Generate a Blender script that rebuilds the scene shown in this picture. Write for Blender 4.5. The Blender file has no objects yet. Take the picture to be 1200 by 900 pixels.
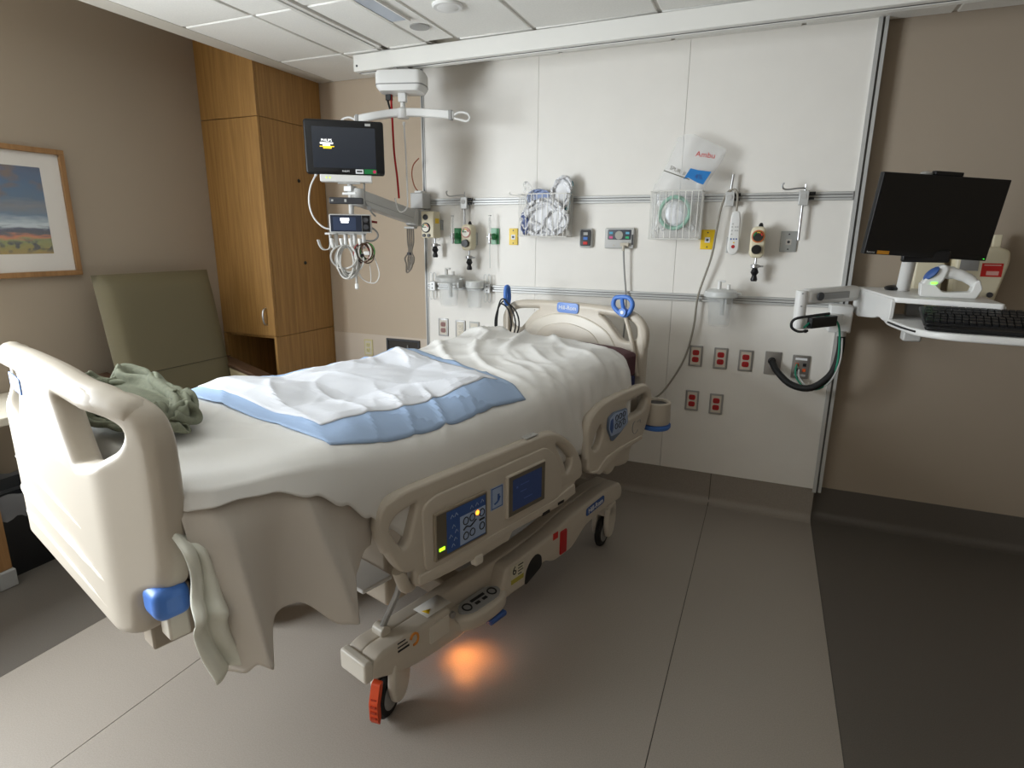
import bpy, bmesh, math, random
import numpy as np
from mathutils import Vector, Matrix, noise as mnoise
random.seed(7)
PI = math.pi
SC = bpy.context.scene
COL = SC.collection

# ---------------------------------------------------------------- camera
cam_d = bpy.data.cameras.new('camera'); cam = bpy.data.objects.new('camera', cam_d); COL.objects.link(cam)
yaw, pitch, roll = 0.3993, 0.24284, 0.009205
_fw = Vector((-math.sin(yaw), math.cos(yaw), 0)); _rt = Vector((math.cos(yaw), math.sin(yaw), 0)); _up = Vector((0, 0, 1))
_w = math.cos(pitch)*_fw - math.sin(pitch)*_up
_u = math.sin(pitch)*_fw + math.cos(pitch)*_up
_r3 = math.cos(roll)*_rt + math.sin(roll)*_u
_u3 = -math.sin(roll)*_rt + math.cos(roll)*_u
cam.matrix_world = Matrix(((_r3.x, _u3.x, -_w.x, 0), (_r3.y, _u3.y, -_w.y, -3.4), (_r3.z, _u3.z, -_w.z, 1.5), (0, 0, 0, 1)))
cam_d.sensor_width = 36; cam_d.lens = 36*695.28/1200; cam_d.clip_start = .02
SC.camera = cam

# ---------------------------------------------------------------- world, daylight, exposure
SC.view_settings.view_transform = 'Standard'; SC.view_settings.look = 'None'
SC.view_settings.gamma = 1; SC.view_settings.use_curve_mapping = False
SC.view_settings.exposure = 0.22
wd = bpy.data.worlds.new('world'); SC.world = wd; wd.use_nodes = True
wd.node_tree.nodes['Background'].inputs[0].default_value = (.75, .85, 1, 1)
wd.node_tree.nodes['Background'].inputs[1].default_value = 1.0
def area(name, loc, rot, sx, sy, power, color):
    d = bpy.data.lights.new(name, 'AREA'); d.shape = 'RECTANGLE'; d.size = sx; d.size_y = sy; d.energy = power; d.color = color
    o = bpy.data.objects.new(name, d); COL.objects.link(o); o.location = loc; o.rotation_euler = rot
    return o
# daylight entering by the window in the left wall, beyond the picture's edge
area('window_daylight', (-3.36, -3.28, 1.5), (0, -PI/2, 0), 1.5, 1.65, 152, (.89, .955, 1))

# ---------------------------------------------------------------- helpers
def lin(c):
    if isinstance(c, str):
        c = tuple(int(c[i:i+2], 16) for i in (0, 2, 4))
    return tuple(((v/255)/12.92 if v/255 <= .04045 else ((v/255+.055)/1.055)**2.4) for v in c)
MATS = {}
def mat(name, col, rough=.5, metal=0, bump=0, bscale=200, var=0, vscale=30, emit=0, alpha=1, trans=0, spec=.5, ior=1.45, stretch=None):
    if name in MATS: return MATS[name]
    m = bpy.data.materials.new(name); m.use_nodes = True; nt = m.node_tree; N = nt.nodes; L = nt.links
    b = N['Principled BSDF']; c = lin(col)
    b.inputs['Base Color'].default_value = (*c, 1); b.inputs['Roughness'].default_value = rough; b.inputs['Metallic'].default_value = metal
    b.inputs['Specular IOR Level'].default_value = spec; b.inputs['IOR'].default_value = ior
    b.inputs['Alpha'].default_value = alpha; b.inputs['Transmission Weight'].default_value = trans
    if emit: b.inputs['Emission Color'].default_value = (*c, 1); b.inputs['Emission Strength'].default_value = emit
    tc = N.new('ShaderNodeTexCoord'); mp = N.new('ShaderNodeMapping'); L.new(tc.outputs['Object'], mp.inputs[0])
    if stretch: mp.inputs['Scale'].default_value = stretch
    if var:
        n = N.new('ShaderNodeTexNoise'); n.inputs['Scale'].default_value = vscale; n.inputs['Detail'].default_value = 4; L.new(mp.outputs[0], n.inputs[0])
        r = N.new('ShaderNodeMapRange'); r.inputs[1].default_value = .3; r.inputs[2].default_value = .7; r.inputs[3].default_value = 1-var; r.inputs[4].default_value = 1+var
        L.new(n.outputs[0], r.inputs[0])
        x = N.new('ShaderNodeMix'); x.data_type = 'RGBA'; x.blend_type = 'MULTIPLY'; x.inputs[0].default_value = 1
        x.inputs[6].default_value = (*c, 1); L.new(r.outputs[0], x.inputs[7]); L.new(x.outputs[2], b.inputs['Base Color'])
    if bump:
        n = N.new('ShaderNodeTexNoise'); n.inputs['Scale'].default_value = bscale; n.inputs['Detail'].default_value = 3; L.new(mp.outputs[0], n.inputs[0])
        p = N.new('ShaderNodeBump'); p.inputs['Strength'].default_value = bump; p.inputs['Distance'].default_value = .004; L.new(n.outputs[0], p.inputs['Height']); L.new(p.outputs[0], b.inputs['Normal'])
    MATS[name] = m
    return m

class MB:
    def __init__(s): s.v = []; s.f = []
    def add(s, vs, fs):
        o = len(s.v); s.v += [Vector(v) for v in vs]; s.f += [tuple(i+o for i in f) for f in fs]; return s
    def box(s, x0, x1, y0, y1, z0, z1, M=None):
        vs = [Vector(p) for p in ((x0,y0,z0),(x1,y0,z0),(x1,y1,z0),(x0,y1,z0),(x0,y0,z1),(x1,y0,z1),(x1,y1,z1),(x0,y1,z1))]
        if M: vs = [M @ v for v in vs]
        return s.add(vs, [(3,2,1,0),(4,5,6,7),(0,1,5,4),(1,2,6,5),(2,3,7,6),(3,0,4,7)])
    def cbox(s, c, d, M=None):
        return s.box(c[0]-d[0]/2, c[0]+d[0]/2, c[1]-d[1]/2, c[1]+d[1]/2, c[2]-d[2]/2, c[2]+d[2]/2, M)
    def cyl(s, p0, p1, r, r2=None, n=16, caps=True):
        p0 = Vector(p0); p1 = Vector(p1); r2 = r if r2 is None else r2; d = (p1-p0).normalized(); a = d.orthogonal().normalized(); b = d.cross(a)
        vs = []
        for p, q in ((p0, r), (p1, r2)):
            vs += [p + q*(math.cos(2*PI*i/n)*a + math.sin(2*PI*i/n)*b) for i in range(n)]
        fs = [(i, (i+1) % n, n+(i+1) % n, n+i) for i in range(n)]
        if caps: fs += [tuple(range(n-1, -1, -1)), tuple(range(n, 2*n))]
        return s.add(vs, fs)
    def lathe(s, c, prof, axis=(0,0,1), n=24):       # prof: (radius, height)
        c = Vector(c); d = Vector(axis).normalized(); a = d.orthogonal().normalized(); b = d.cross(a); vs = []
        for r, h in prof: vs += [c + h*d + r*(math.cos(2*PI*i/n)*a + math.sin(2*PI*i/n)*b) for i in range(n)]
        k = len(prof)
        fs = [(j*n+i, j*n+(i+1) % n, (j+1)*n+(i+1) % n, (j+1)*n+i) for j in range(k-1) for i in range(n)]
        return s.add(vs, fs + [tuple(range(n-1, -1, -1)), tuple(range((k-1)*n, k*n))])
    def sphere(s, c, r, n=14, m=8, sc=(1,1,1)):
        pr = [(max(r*math.sin(PI*j/m), 1e-4), -r*math.cos(PI*j/m)) for j in range(m+1)]
        t = MB().lathe((0,0,0), pr, n=n); c = Vector(c)
        return s.add([c + Vector((v.x*sc[0], v.y*sc[1], v.z*sc[2])) for v in t.v], t.f)
    def tube(s, pts, r, n=8, smooth=True, closed=False, k=5):
        pts = [Vector(p) for p in pts]
        if smooth: pts = catmull(pts, k, closed)
        m = len(pts); vs = []; a = None
        for i, p in enumerate(pts):
            q0 = pts[(i-1) % m] if closed or i else p; q1 = pts[(i+1) % m] if closed or i < m-1 else p
            d = (q1-q0)
            d = d.normalized() if d.length > 1e-9 else Vector((0,0,1))
            a = d.orthogonal() if a is None else a - d*a.dot(d)
            a.normalize(); b = d.cross(a); rr = r[min(i*len(r)//m, len(r)-1)] if isinstance(r, (list, tuple)) else r
            vs += [p + rr*(math.cos(2*PI*j/n)*a + math.sin(2*PI*j/n)*b) for j in range(n)]
        fs = [(i*n+j, i*n+(j+1) % n, ((i+1) % m)*n+(j+1) % n, ((i+1) % m)*n+j) for i in range(m if closed else m-1) for j in range(n)]
        if not closed: fs += [tuple(range(n-1, -1, -1)), tuple(range((m-1)*n, m*n))]
        return s.add(vs, fs)
    def prism(s, poly, d0, d1, M):                     # polygon in the XY plane of M, swept along its Z
        n = len(poly)
        vs = [M @ Vector((x, y, d0)) for x, y in poly] + [M @ Vector((x, y, d1)) for x, y in poly]
        return s.add(vs, [(i, (i+1) % n, n+(i+1) % n, n+i) for i in range(n)] + [tuple(range(n-1, -1, -1)), tuple(range(n, 2*n))])
    def grid(s, fn, nu, nv):
        vs = [fn(i/nu, j/nv) for j in range(nv+1) for i in range(nu+1)]; w = nu+1
        return s.add(vs, [(j*w+i, j*w+i+1, (j+1)*w+i+1, (j+1)*w+i) for j in range(nv) for i in range(nu)])
    def xf(s, M): s.v = [M @ v for v in s.v]; return s
def catmull(P, k=6, closed=False):
    n = len(P)
    if n < 3: return P
    out = []
    for i in range(n if closed else n-1):
        g = (lambda j: P[j % n]) if closed else (lambda j: P[max(0, min(n-1, j))])
        a, b, c, d = g(i-1), g(i), g(i+1), g(i+2)
        for j in range(k):
            t = j/k; out.append(.5*((2*b) + (c-a)*t + (2*a-5*b+4*c-d)*t*t + (3*b-a-3*c+d)*t**3))
    if not closed: out.append(P[-1])
    return out
def cat2(P, k=6, closed=True):
    return [(v.x, v.y) for v in catmull([Vector((x, y, 0)) for x, y in P], k, closed)]
def rnd(P, r, k=5):                                    # round the corners of a polygon
    out = []; n = len(P)
    for i in range(n):
        p = Vector(P[i][:2]); a = Vector(P[i-1][:2])-p; b = Vector(P[(i+1) % n][:2])-p; q = min(P[i][2] if len(P[i]) > 2 else r, a.length*.48, b.length*.48)
        if q <= 1e-6: out.append((p.x, p.y)); continue
        A = p + a.normalized()*q; B = p + b.normalized()*q
        for j in range(k+1):
            t = j/k; v = (1-t)**2*A + 2*t*(1-t)*p + t*t*B; out.append((v.x, v.y))
    return out
def rect(x0, x1, y0, y1): return [(x0,y0),(x1,y0),(x1,y1),(x0,y1)]
def link(name, me, m, parent=None, smooth=True):
    o = bpy.data.objects.new(name, me); COL.objects.link(o)
    me.materials.clear(); me.materials.append(m)
    if parent: o.parent = parent
    return o
def shade(me, ang=40):
    for p in me.polygons: p.use_smooth = True
    try: me.set_sharp_from_angle(angle=math.radians(ang))
    except Exception: pass
def obj(name, mb, m, parent=None, bev=0, seg=2, ang=40, sub=0, solid=0):
    me = bpy.data.meshes.new(name); me.from_pydata([tuple(v) for v in mb.v], [], mb.f); me.update()
    bm = bmesh.new(); bm.from_mesh(me); bmesh.ops.recalc_face_normals(bm, faces=bm.faces); bm.to_mesh(me); bm.free()
    shade(me, ang); o = link(name, me, m, parent)
    if solid:
        q = o.modifiers.new('thickness', 'SOLIDIFY'); q.thickness = solid; q.offset = 0
    if bev:
        q = o.modifiers.new('bevel', 'BEVEL'); q.width = bev; q.segments = seg; q.limit_method = 'ANGLE'; q.angle_limit = math.radians(35); q.harden_normals = False
    if sub:
        q = o.modifiers.new('subdiv', 'SUBSURF'); q.levels = sub; q.render_levels = sub
    return o
WALL = Matrix(((1,0,0,0),(0,0,-1,0),(0,1,0,0),(0,0,0,1)))      # XY -> x,z ; +Z -> -y (out of the head wall)
SIDE = Matrix(((0,0,1,0),(1,0,0,0),(0,1,0,0),(0,0,0,1)))       # XY -> y,z ; +Z -> +x
TOP = Matrix.Identity(4)
def T(x, y, z): return Matrix.Translation((x, y, z))
def curve_mesh(cd):
    o = bpy.data.objects.new('tmp', cd); COL.objects.link(o)
    dg = bpy.context.evaluated_depsgraph_get(); me = bpy.data.meshes.new_from_object(o.evaluated_get(dg))
    bpy.data.objects.remove(o); bpy.data.curves.remove(cd); return me
def plate(name, outline, holes, d, bev, m, parent=None, M=TOP, res=2, cuts=None, fn=None):
    cd = bpy.data.curves.new(name, 'CURVE'); cd.dimensions = '2D'; cd.fill_mode = 'BOTH'
    cd.extrude = max(d/2-bev, 1e-4); cd.bevel_depth = bev; cd.bevel_resolution = res; cd.offset = -bev
    for P in [outline] + list(holes):
        sp = cd.splines.new('POLY'); sp.points.add(len(P)-1); sp.use_cyclic_u = True
        for q, p in zip(sp.points, P): q.co = (p[0], p[1], 0, 1)
    me = curve_mesh(cd); me.name = name
    bm = bmesh.new(); bm.from_mesh(me); bmesh.ops.remove_doubles(bm, verts=bm.verts, dist=1e-5)
    if cuts:
        for c in cuts: bmesh.ops.bisect_plane(bm, geom=bm.verts[:]+bm.edges[:]+bm.faces[:], plane_co=(c,0,0), plane_no=(1,0,0))
    for v in bm.verts:
        if fn: v.co = fn(v.co)
        v.co = M @ v.co
    bmesh.ops.recalc_face_normals(bm, faces=bm.faces); bm.to_mesh(me); bm.free(); shade(me, 45)
    return link(name, me, m, parent)
def text(s, size, M, m, parent, name='lettering', depth=.0006, sx=1, align='CENTER'):
    cd = bpy.data.curves.new(name, 'FONT'); cd.body = s; cd.size = size; cd.align_x = align; cd.align_y = 'CENTER'; cd.extrude = depth; cd.resolution_u = 3
    me = curve_mesh(cd); me.transform(M @ Matrix.Diagonal((sx, 1, 1, 1))); me.name = name
    return link(name, me, m, parent)
def tag(o, label=None, cat=None, group=None, kind=None):
    if label: o['label'] = label
    if cat: o['category'] = cat
    if group: o['group'] = group
    if kind: o['kind'] = kind
    return o
def thing(name, label, cat, loc=(0,0,0), rz=0, group=None):
    o = bpy.data.objects.new(name, None); COL.objects.link(o); o.location = loc; o.rotation_euler = (0, 0, rz); o.empty_display_size = .05
    return tag(o, label, cat, group)
def struct(name, mb, m, parent=None, **k):
    o = obj(name, mb, m, parent, **k)
    if not parent: o['kind'] = 'structure'
    return o
def N3(x, y, z, s=1): return mnoise.noise(Vector((x*s, y*s, z*s)))
def lerp(tab, x):
    if x <= tab[0][0]: return tab[0][1]
    for (a, b), (c, d) in zip(tab, tab[1:]):
        if x <= c:
            t = (x-a)/(c-a); t = t*t*(3-2*t); return b+(d-b)*t
    return tab[-1][1]
def sst(a, b, x):
    t = max(0, min(1, (x-a)/(b-a))); return t*t*(3-2*t)

# ---------------------------------------------------------------- materials
M_beige = mat('beige_wall_paint', (192,175,154), .75, bump=.12, bscale=350)
M_brown = mat('brown_and_shaded_wall_paint', (164,150,133), .75, bump=.12, bscale=350)
M_wains = mat('pale_wall_paint', (206,192,176), .6)
M_panel = mat('cream_panel', (238,234,227), .42, bump=.05, bscale=500, var=.012, vscale=8)
M_alu = mat('aluminium', (200,200,198), .45, .35)
M_alud = mat('aluminium_groove', (112,112,110), .5, .3)
M_ceil = mat('ceiling_tile_white', (240,238,232), .9, bump=.35, bscale=420, var=.03, vscale=120)
M_tee = mat('ceiling_grid_grey', (214,210,203), .6)
M_strip = mat('ceiling_border_paint', (206,200,189), .7)
M_vl = mat('vinyl_tan', (152,143,133), .42, bump=.06, bscale=600, var=.10, vscale=260)
M_vd = mat('vinyl_dark', (94,88,81), .42, bump=.06, bscale=600, var=.12, vscale=260)
M_seam = mat('seam_dark', (70,64,58), .7)
M_white = mat('white_plastic', (226,225,222), .38)
M_whitem = mat('white_enamel', (228,226,220), .35)
M_grey = mat('grey_plastic', (150,149,147), .45)
M_lgrey = mat('light_grey_plastic', (188,187,184), .45)
M_dgrey = mat('dark_grey_plastic', (62,62,65), .5)
M_black = mat('black_plastic', (17,17,19), .38)
M_rub = mat('black_rubber', (22,22,22), .65)
M_chrome = mat('chrome', (200,201,203), .3, .9)
M_steel = mat('brushed_steel', (165,164,162), .38, .8)
M_bed = mat('bed_plastic', (198,188,173), .4, bump=.03, bscale=500)
M_bedd = mat('bed_plastic_dark', (172,160,144), .45)  # darker tone of the bed plastic for posts, deck and frame parts
M_bedl = mat('bed_plastic_pale', (208,200,186), .36)
M_blue = mat('blue_plastic', (76,124,204), .4)
M_dblue = mat('dark_blue_print', (56,88,150), .5)
M_lblue = mat('light_blue_print', (160,178,208), .5)
M_red = mat('red_receptacle', (176,32,34), .45)
M_redl = mat('red_print', (198,38,34), .5)
M_yel = mat('yellow_plastic', (236,196,30), .45)
M_green = mat('green_plastic', (20,122,62), .45)
M_clear = mat('clear_plastic', (240,244,244), .1, alpha=.14, spec=.6)
M_frost = mat('frosted_plastic', (230,232,230), .3, alpha=.72)
M_bag = mat('clear_bag_film', (240,240,240), .14, alpha=.26, spec=.8)
M_bagw = mat('white_wrapper', (228,228,230), .35, bump=.3, bscale=60)
M_ink = mat('black_print', (25,25,28), .6)
M_wink = mat('white_print', (235,236,238), .5)
M_cream = mat('cream_enamel', (222,212,184), .42)
def glow(name, c, s): return mat(name, c, .5, emit=s)
def sheet_mat(name, col, r=.85):
    return mat(name, col, r, bump=.25, bscale=900, spec=.3)
M_sheet = sheet_mat('white_cotton_sheet', (238,236,232), .7)
M_under = sheet_mat('cream_cotton_sheet', (214,206,196))
M_greenw = sheet_mat('greenish_white_cotton', (234,234,222))
M_padw = sheet_mat('pad_white_tissue', (232,234,240), .8)
M_padb = sheet_mat('pad_blue_backing', (172,196,230), .6)
M_gown = mat('sage_cotton', (126,129,110), .9, bump=.4, bscale=260, var=.12, vscale=60)
def wood(name, col, axis=2):
    if name in MATS: return MATS[name]
    m = bpy.data.materials.new(name); m.use_nodes = True; nt = m.node_tree; N = nt.nodes; L = nt.links; b = N['Principled BSDF']
    tc = N.new('ShaderNodeTexCoord'); mp = N.new('ShaderNodeMapping'); L.new(tc.outputs['Object'], mp.inputs[0])
    sc = [38, 38, 38]; sc[axis] = 1.6; mp.inputs['Scale'].default_value = sc
    n = N.new('ShaderNodeTexNoise'); n.inputs['Scale'].default_value = 1.4; n.inputs['Detail'].default_value = 6; n.inputs['Roughness'].default_value = .62; L.new(mp.outputs[0], n.inputs[0])
    r = N.new('ShaderNodeValToRGB'); c = lin(col)
    r.color_ramp.elements[0].position = .3; r.color_ramp.elements[0].color = (c[0]*.72, c[1]*.68, c[2]*.6, 1)
    r.color_ramp.elements[1].position = .72; r.color_ramp.elements[1].color = (c[0]*1.18, c[1]*1.16, c[2]*1.15, 1)
    L.new(n.outputs[0], r.inputs[0]); L.new(r.outputs[0], b.inputs['Base Color']); b.inputs['Roughness'].default_value = .45
    MATS[name] = m; return m
M_oak = wood('oak_veneer', (166,126,72))
M_oakl = wood('oak_frame', (150,112,70))
M_darkw = wood('dark_wood', (88,66,50), 0)

# ================================================================ THE ROOM
XL, XR, YB, YF, ZC = -3.332, 3.1, -6.1, .06, 2.48
fl = struct('floor', MB().box(XL-.1, XR, YB, YF+.02, -.08, -.003), M_seam)
for x0, x1, m, lb in ((XL, -2.3115, M_vd, 'dark grey vinyl sheet'), (-2.3095, -1.761, M_vl, None), (-1.758, -.184, M_vl, None), (-.181, .3545, M_vl, None), (.3565, XR, M_vd, 'dark grey vinyl sheet')):
    o = obj('vinyl_sheet', MB().box(x0, x1, YB, YF-.02, -.003, 0), m, fl)
    if lb: o['label'] = lb
# left wall with the window that lights the room (outside the picture)
w = MB()
wy0, wy1, wz0, wz1 = -4.18, -2.38, .78, 2.3
w.box(XL-.14, XL, wy1, YF+.1, 0, 2.9); w.box(XL-.14, XL, YB, wy0, 0, 2.9); w.box(XL-.14, XL, wy0, wy1, 0, wz0); w.box(XL-.14, XL, wy0, wy1, wz1, 2.9)
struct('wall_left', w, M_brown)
wn = tag(obj('window_1', MB().box(XL-.1, XL-.05, wy0, wy0+.05, wz0, wz1).box(XL-.1, XL-.05, wy1-.05, wy1, wz0, wz1).box(XL-.1, XL-.05, wy0+.05, wy1-.05, wz0, wz0+.05).box(XL-.1, XL-.05, wy0+.05, wy1-.05, wz1-.05, wz1), M_whitem), kind='structure')
obj('pane', MB().box(XL-.08, XL-.074, wy0+.05, wy1-.05, wz0+.05, wz1-.05), M_clear, wn)
struct('wall_back', MB().box(XL-.1, -1.9, YF, YF+.1, .82, 2.9), M_beige)
struct('wall_back_right', MB().box(-1.9, XR, YF, YF+.1, 0, 2.9), M_brown)  # taken as wall_back's paint; its shade is put into the browner colour
struct('wall_wainscot', MB().box(XL-.1, -2.0, YF-.004, YF+.1, 0, .82), M_wains)
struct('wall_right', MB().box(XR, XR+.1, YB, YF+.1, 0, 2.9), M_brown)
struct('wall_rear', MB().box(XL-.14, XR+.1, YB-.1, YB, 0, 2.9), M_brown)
# head wall panelling: three boards
pw = struct('wall_headwall', MB().box(-2.035, .345, .012, YF, .185, ZC), M_seam)
for x0, x1 in ((-2.035, -1.2899), (-1.2881, -.4739), (-.4721, .345)):
    obj('panel', MB().box(x0, x1, 0, .012, .186, ZC), M_panel, pw)
def trim(name, x, wd, d):
    t = struct(name, MB().box(x-wd/2, x+wd/2, -d, YF, .17, ZC), M_alu)
    obj('groove', MB().box(x-.005, x+.005, -d-.002, -d, .17, ZC), M_alud, t)
trim('trim_1', -2.045, .02, .006)
t2 = struct('trim_2', MB().box(.345, .362, -.012, YF, .17, ZC).box(.372, .387, -.004, YF, .17, ZC), M_alu)
obj('groove', MB().box(.362, .372, .004, YF, .17, ZC), M_alud, t2)
# coved base boards
def cove(name, x0, x1, y, h, m):
    pr = [(y, h), (y-.006, h)] + [(y-.006-.04*(1-math.cos(a)), .042-.04*math.sin(a)) for a in [PI/2*i/6 for i in range(7)]] + [(y-.05, 0), (y, 0)]
    mb = MB(); n = len(pr)
    mb.add([(x, p[0], p[1]) for x in (x0, x1) for p in pr], [(i, (i+1) % n, n+(i+1) % n, n+i) for i in range(n)] + [tuple(range(n-1, -1, -1)), tuple(range(n, 2*n))])
    return struct(name, mb, m, ang=60)
c = cove('baseboard_panel', -2.05, .3545, .012, .186, M_vl)
obj('seam', MB().box(-.183, -.18, -.0, .0118, .02, .187).box(-.183, -.18, -.038, .0, -.0, .0115), M_seam, c)
cove('baseboard_right', .3565, XR, YF, .18, M_vd)
struct('baseboard_left', MB().box(XL, XL+.012, YB, -1.0, 0, .15), M_vd)

# ---------------------------------------------------------------- ceiling
struct('ceiling_recess', MB().box(XL-.1, -2.86, YB, YF+.1, 2.78, 2.88), M_strip)
ce = struct('ceiling', MB().box(-2.868, XR+.1, YB, YF+.1, 2.51, 2.9), M_strip)
obj('border_strip', MB().box(-2.868, -2.75, YB, YF, ZC-.002, 2.51), M_strip, ce)
gx = [-2.75, -2.30, -2.06]; gx2 = [-2.0, -1.755]; gx3 = [-1.575, -1.16, -.56, .04, .64, 1.24, 1.84, 2.44, 3.04]
gy = [YF, -.43, -1.06, -1.67, -2.28, -2.89, -3.5, -4.11, -4.72, -5.33, YB]
cols = list(zip(gx, gx[1:])) + list(zip(gx2, gx2[1:])) + list(zip(gx3, gx3[1:]))
for x0, x1 in cols:
    for y1, y0 in zip(gy, gy[1:]):
        obj('ceiling_tile', MB().box(x0+.009, x1-.009, y0+.009, y1-.009, ZC-.004, 2.51), M_ceil, ce, bev=.004, seg=1)
tb = MB()
for x in gx + gx2 + gx3: tb.box(x-.012, x+.012, YB, YF, ZC+.004, ZC+.012)
obj('grid_runner', tb, M_tee, ce)
for y in gy[1:-1]:
    tb = MB()
    for x0, x1 in cols: tb.box(x0+.012, x1-.012, y-.012, y+.012, ZC+.003, ZC+.011)
    obj('grid_cross_tee', tb, M_tee, ce)
obj('light_strip_panel', MB().box(-1.745, -1.585, YB, -.45, ZC-.003, 2.51), M_ceil, ce)
lf = thing('ceiling_light', 'slim recessed ceiling light with pale lens above the lift rail', 'light', (-1.69, -1.6, ZC-.003))
obj('frame', MB().box(-.05, .05, -.84, .84, -.006, 0).box(-.05, -.042, -.84, .84, -.012, -.006).box(.042, .05, -.84, .84, -.012, -.006), M_whitem, lf)
obj('lens', MB().box(-.04, .04, -.82, .82, -.010, -.006), mat('lens_grey', (176,184,196), .2), lf)
dl = thing('ceiling_downlight', 'small dark round recessed downlight in the ceiling strip', 'light', (-1.656, -.655, ZC-.003))
obj('bezel', MB().lathe((0,0,-.006), [(.032,0),(.047,0),(.047,.006),(.032,.006)], n=28), M_steel, dl)
obj('baffle', MB().cyl((0,0,-.003), (0,0,0), .033, n=28), M_black, dl)
sp = thing('ceiling_speaker', 'round white flat disc fitting in the ceiling tile', 'ceiling fitting', (-1.398, -.845, ZC-.004))
obj('rim', MB().lathe((0,0,-.012), [(.03,0),(.062,0),(.068,.006),(.068,.012),(.03,.012)], n=30), M_white, sp)
obj('cover', MB().lathe((0,0,-.016), [(.001,0),(.04,.001),(.05,.005),(.05,.016)], n=30), M_white, sp)
# recessed lift track in the ceiling, gantry beam, motor, spreader bar
tk = thing('lift_track', 'recessed aluminium lift track running along the ceiling', 'rail', (-2.03, -2.9, ZC))
obj('track_channel', MB().box(-.03, -.008, -2.4, 2.42, -.012, .03).box(.008, .03, -2.4, 2.42, -.012, .03), M_whitem, tk)
obj('track_slot', MB().box(-.008, .008, -2.4, 2.42, .002, .03), M_black, tk)
bm_ = thing('gantry_beam', 'long white overhead lift beam crossing under the ceiling', 'beam', (-2.233, -.41, 2.385), math.radians(-.9))
obj('beam_body', MB().box(0, 4.6, 0, .012, 0, .085).box(0, 4.6, .078, .09, 0, .085).box(0, 4.6, .012, .078, .073, .085).box(0, 4.6, .012, .034, 0, .01).box(0, 4.6, .056, .078, 0, .01), M_whitem, bm_, bev=.003)
obj('beam_slot', MB().box(.004, 4.59, .034, .056, .004, .012), M_dgrey, bm_)
obj('end_cap', MB().box(-.004, 0, 0, .09, 0, .085), M_whitem, bm_, bev=.002)
obj('screw', MB().cyl((.02, -.002, .028), (.02, 0, .028), .006, n=10), M_dgrey, bm_)
obj('trolley_bracket', MB().box(.10, .26, .02, .07, .085, .096).box(.15, .21, .03, .06, .09, .094), M_whitem, bm_, bev=.003)
lm = thing('lift_motor', 'white boxy patient lift motor hanging under the beam', 'lift', (-1.945, -.375, 2.26), math.radians(16))
body = rnd([(-.125,-.085),(.125,-.085),(.14,0),(.125,.085),(-.125,.085),(-.14,0)], .03)
mb = MB(); rings = [(.86,-.0),(.98,.02),(1,.04),(1,.085),(.94,.10)]
for k, (s_, h) in enumerate(rings): mb.v += [Vector((x*s_, y*s_, h)) for x, y in body]
nb = len(body); mb.f = [(j*nb+i, j*nb+(i+1) % nb, (j+1)*nb+(i+1) % nb, (j+1)*nb+i) for j in range(4) for i in range(nb)] + [tuple(range(nb-1,-1,-1)), tuple(range(4*nb, 5*nb))]
obj('motor_housing', mb, M_white, lm)
obj('housing_band', MB().prism([(x*1.005, y*1.005) for x, y in body], .028, .034, TOP), M_grey, lm)
obj('trolley', MB().box(-.05, .05, -.02, .02, .10, .122).cyl((-.03,-.024,.118), (-.03,.024,.118), .012, n=12).cyl((.03,-.024,.118), (.03,.024,.118), .012, n=12), M_steel, lm)
obj('strap_guide', MB().box(-.022, .022, -.018, .018, -.045, 0), M_white, lm, bev=.004)
sb = thing('spreader_bar', 'white curved patient lift spreader bar with looped hook ends', 'lift', (-1.945, -.375, 2.135), math.radians(8))
arc = [(x, .028-.17*abs(x)**1.6) for x in [-.30+.6*i/24 for i in range(25)]]
mb = MB()
for x, z in arc:
    hw = .022 - .012*abs(x)/.3; mb.v += [Vector((x, -hw, z-.022)), Vector((x, hw, z-.022)), Vector((x, hw, z+.02)), Vector((x, -hw, z+.02))]
mb.f = [(i*4+j, i*4+(j+1) % 4, (i+1)*4+(j+1) % 4, (i+1)*4+j) for i in range(24) for j in range(4)] + [(3,2,1,0), (96,97,98,99)]
obj('bar', mb, M_white, sb, bev=.006)
obj('hub', MB().lathe((0,0,-.006), [(.001,0),(.03,.002),(.036,.02),(.034,.05),(.014,.06),(.014,.082)], n=20), M_white, sb)
obj('swivel', MB().cyl((0,0,.07), (0,0,.086), .01), M_steel, sb)
for s_ in (-1, 1):
    a = .30*s_; z = arc[0][1]
    obj('hook_loop', MB().tube([(a-.01*s_,0,z-.01),(a+.03*s_,0,z+.012),(a+.075*s_,0,z+.004),(a+.088*s_,0,z-.018),(a+.07*s_,0,z-.034),(a+.03*s_,0,z-.024)], .006, closed=True), M_white, sb)
    obj('latch', MB().cbox((a-.02*s_, 0, z), (.02,.03,.05)), M_grey, sb, bev=.003)
st = thing('emergency_cord', 'red emergency pull strap hanging from the lift motor', 'cord', (-2.02, -.375, 2.26))
obj('red_strap', MB().tube([(0,0,0),(.006,-.005,-.12),(.01,-.004,-.30),(.022,0,-.44),(.026,.004,-.55)], .0058), mat('red_webbing', (170,24,28), .8), st)
obj('black_buckle', MB().box(-.03, .004, -.012, .012, -.03, .0).tube([(-.025,0,-.02),(-.014,0,-.06),(-.002,0,-.09)], .006), M_black, st, bev=.002)
CORDPTS = [(-.028,-.005,-.488),(-.013,-.005,-.549),(.015,-.005,-.566),(.051,-.005,-.54),(.056,-.005,-.48),(.055,-.005,-.296),(.045,0,-.095)]
pc = thing('pendant_cord', 'thin white pendant cord looping under the lift motor', 'cord', (-1.99, -.37, 2.2))
obj('cord', MB().tube(CORDPTS, .0045), M_white, pc)
obj('strain_relief', MB().cyl((.045,0,-.085), (.045,0,-.1), .008), M_white, pc)

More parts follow.
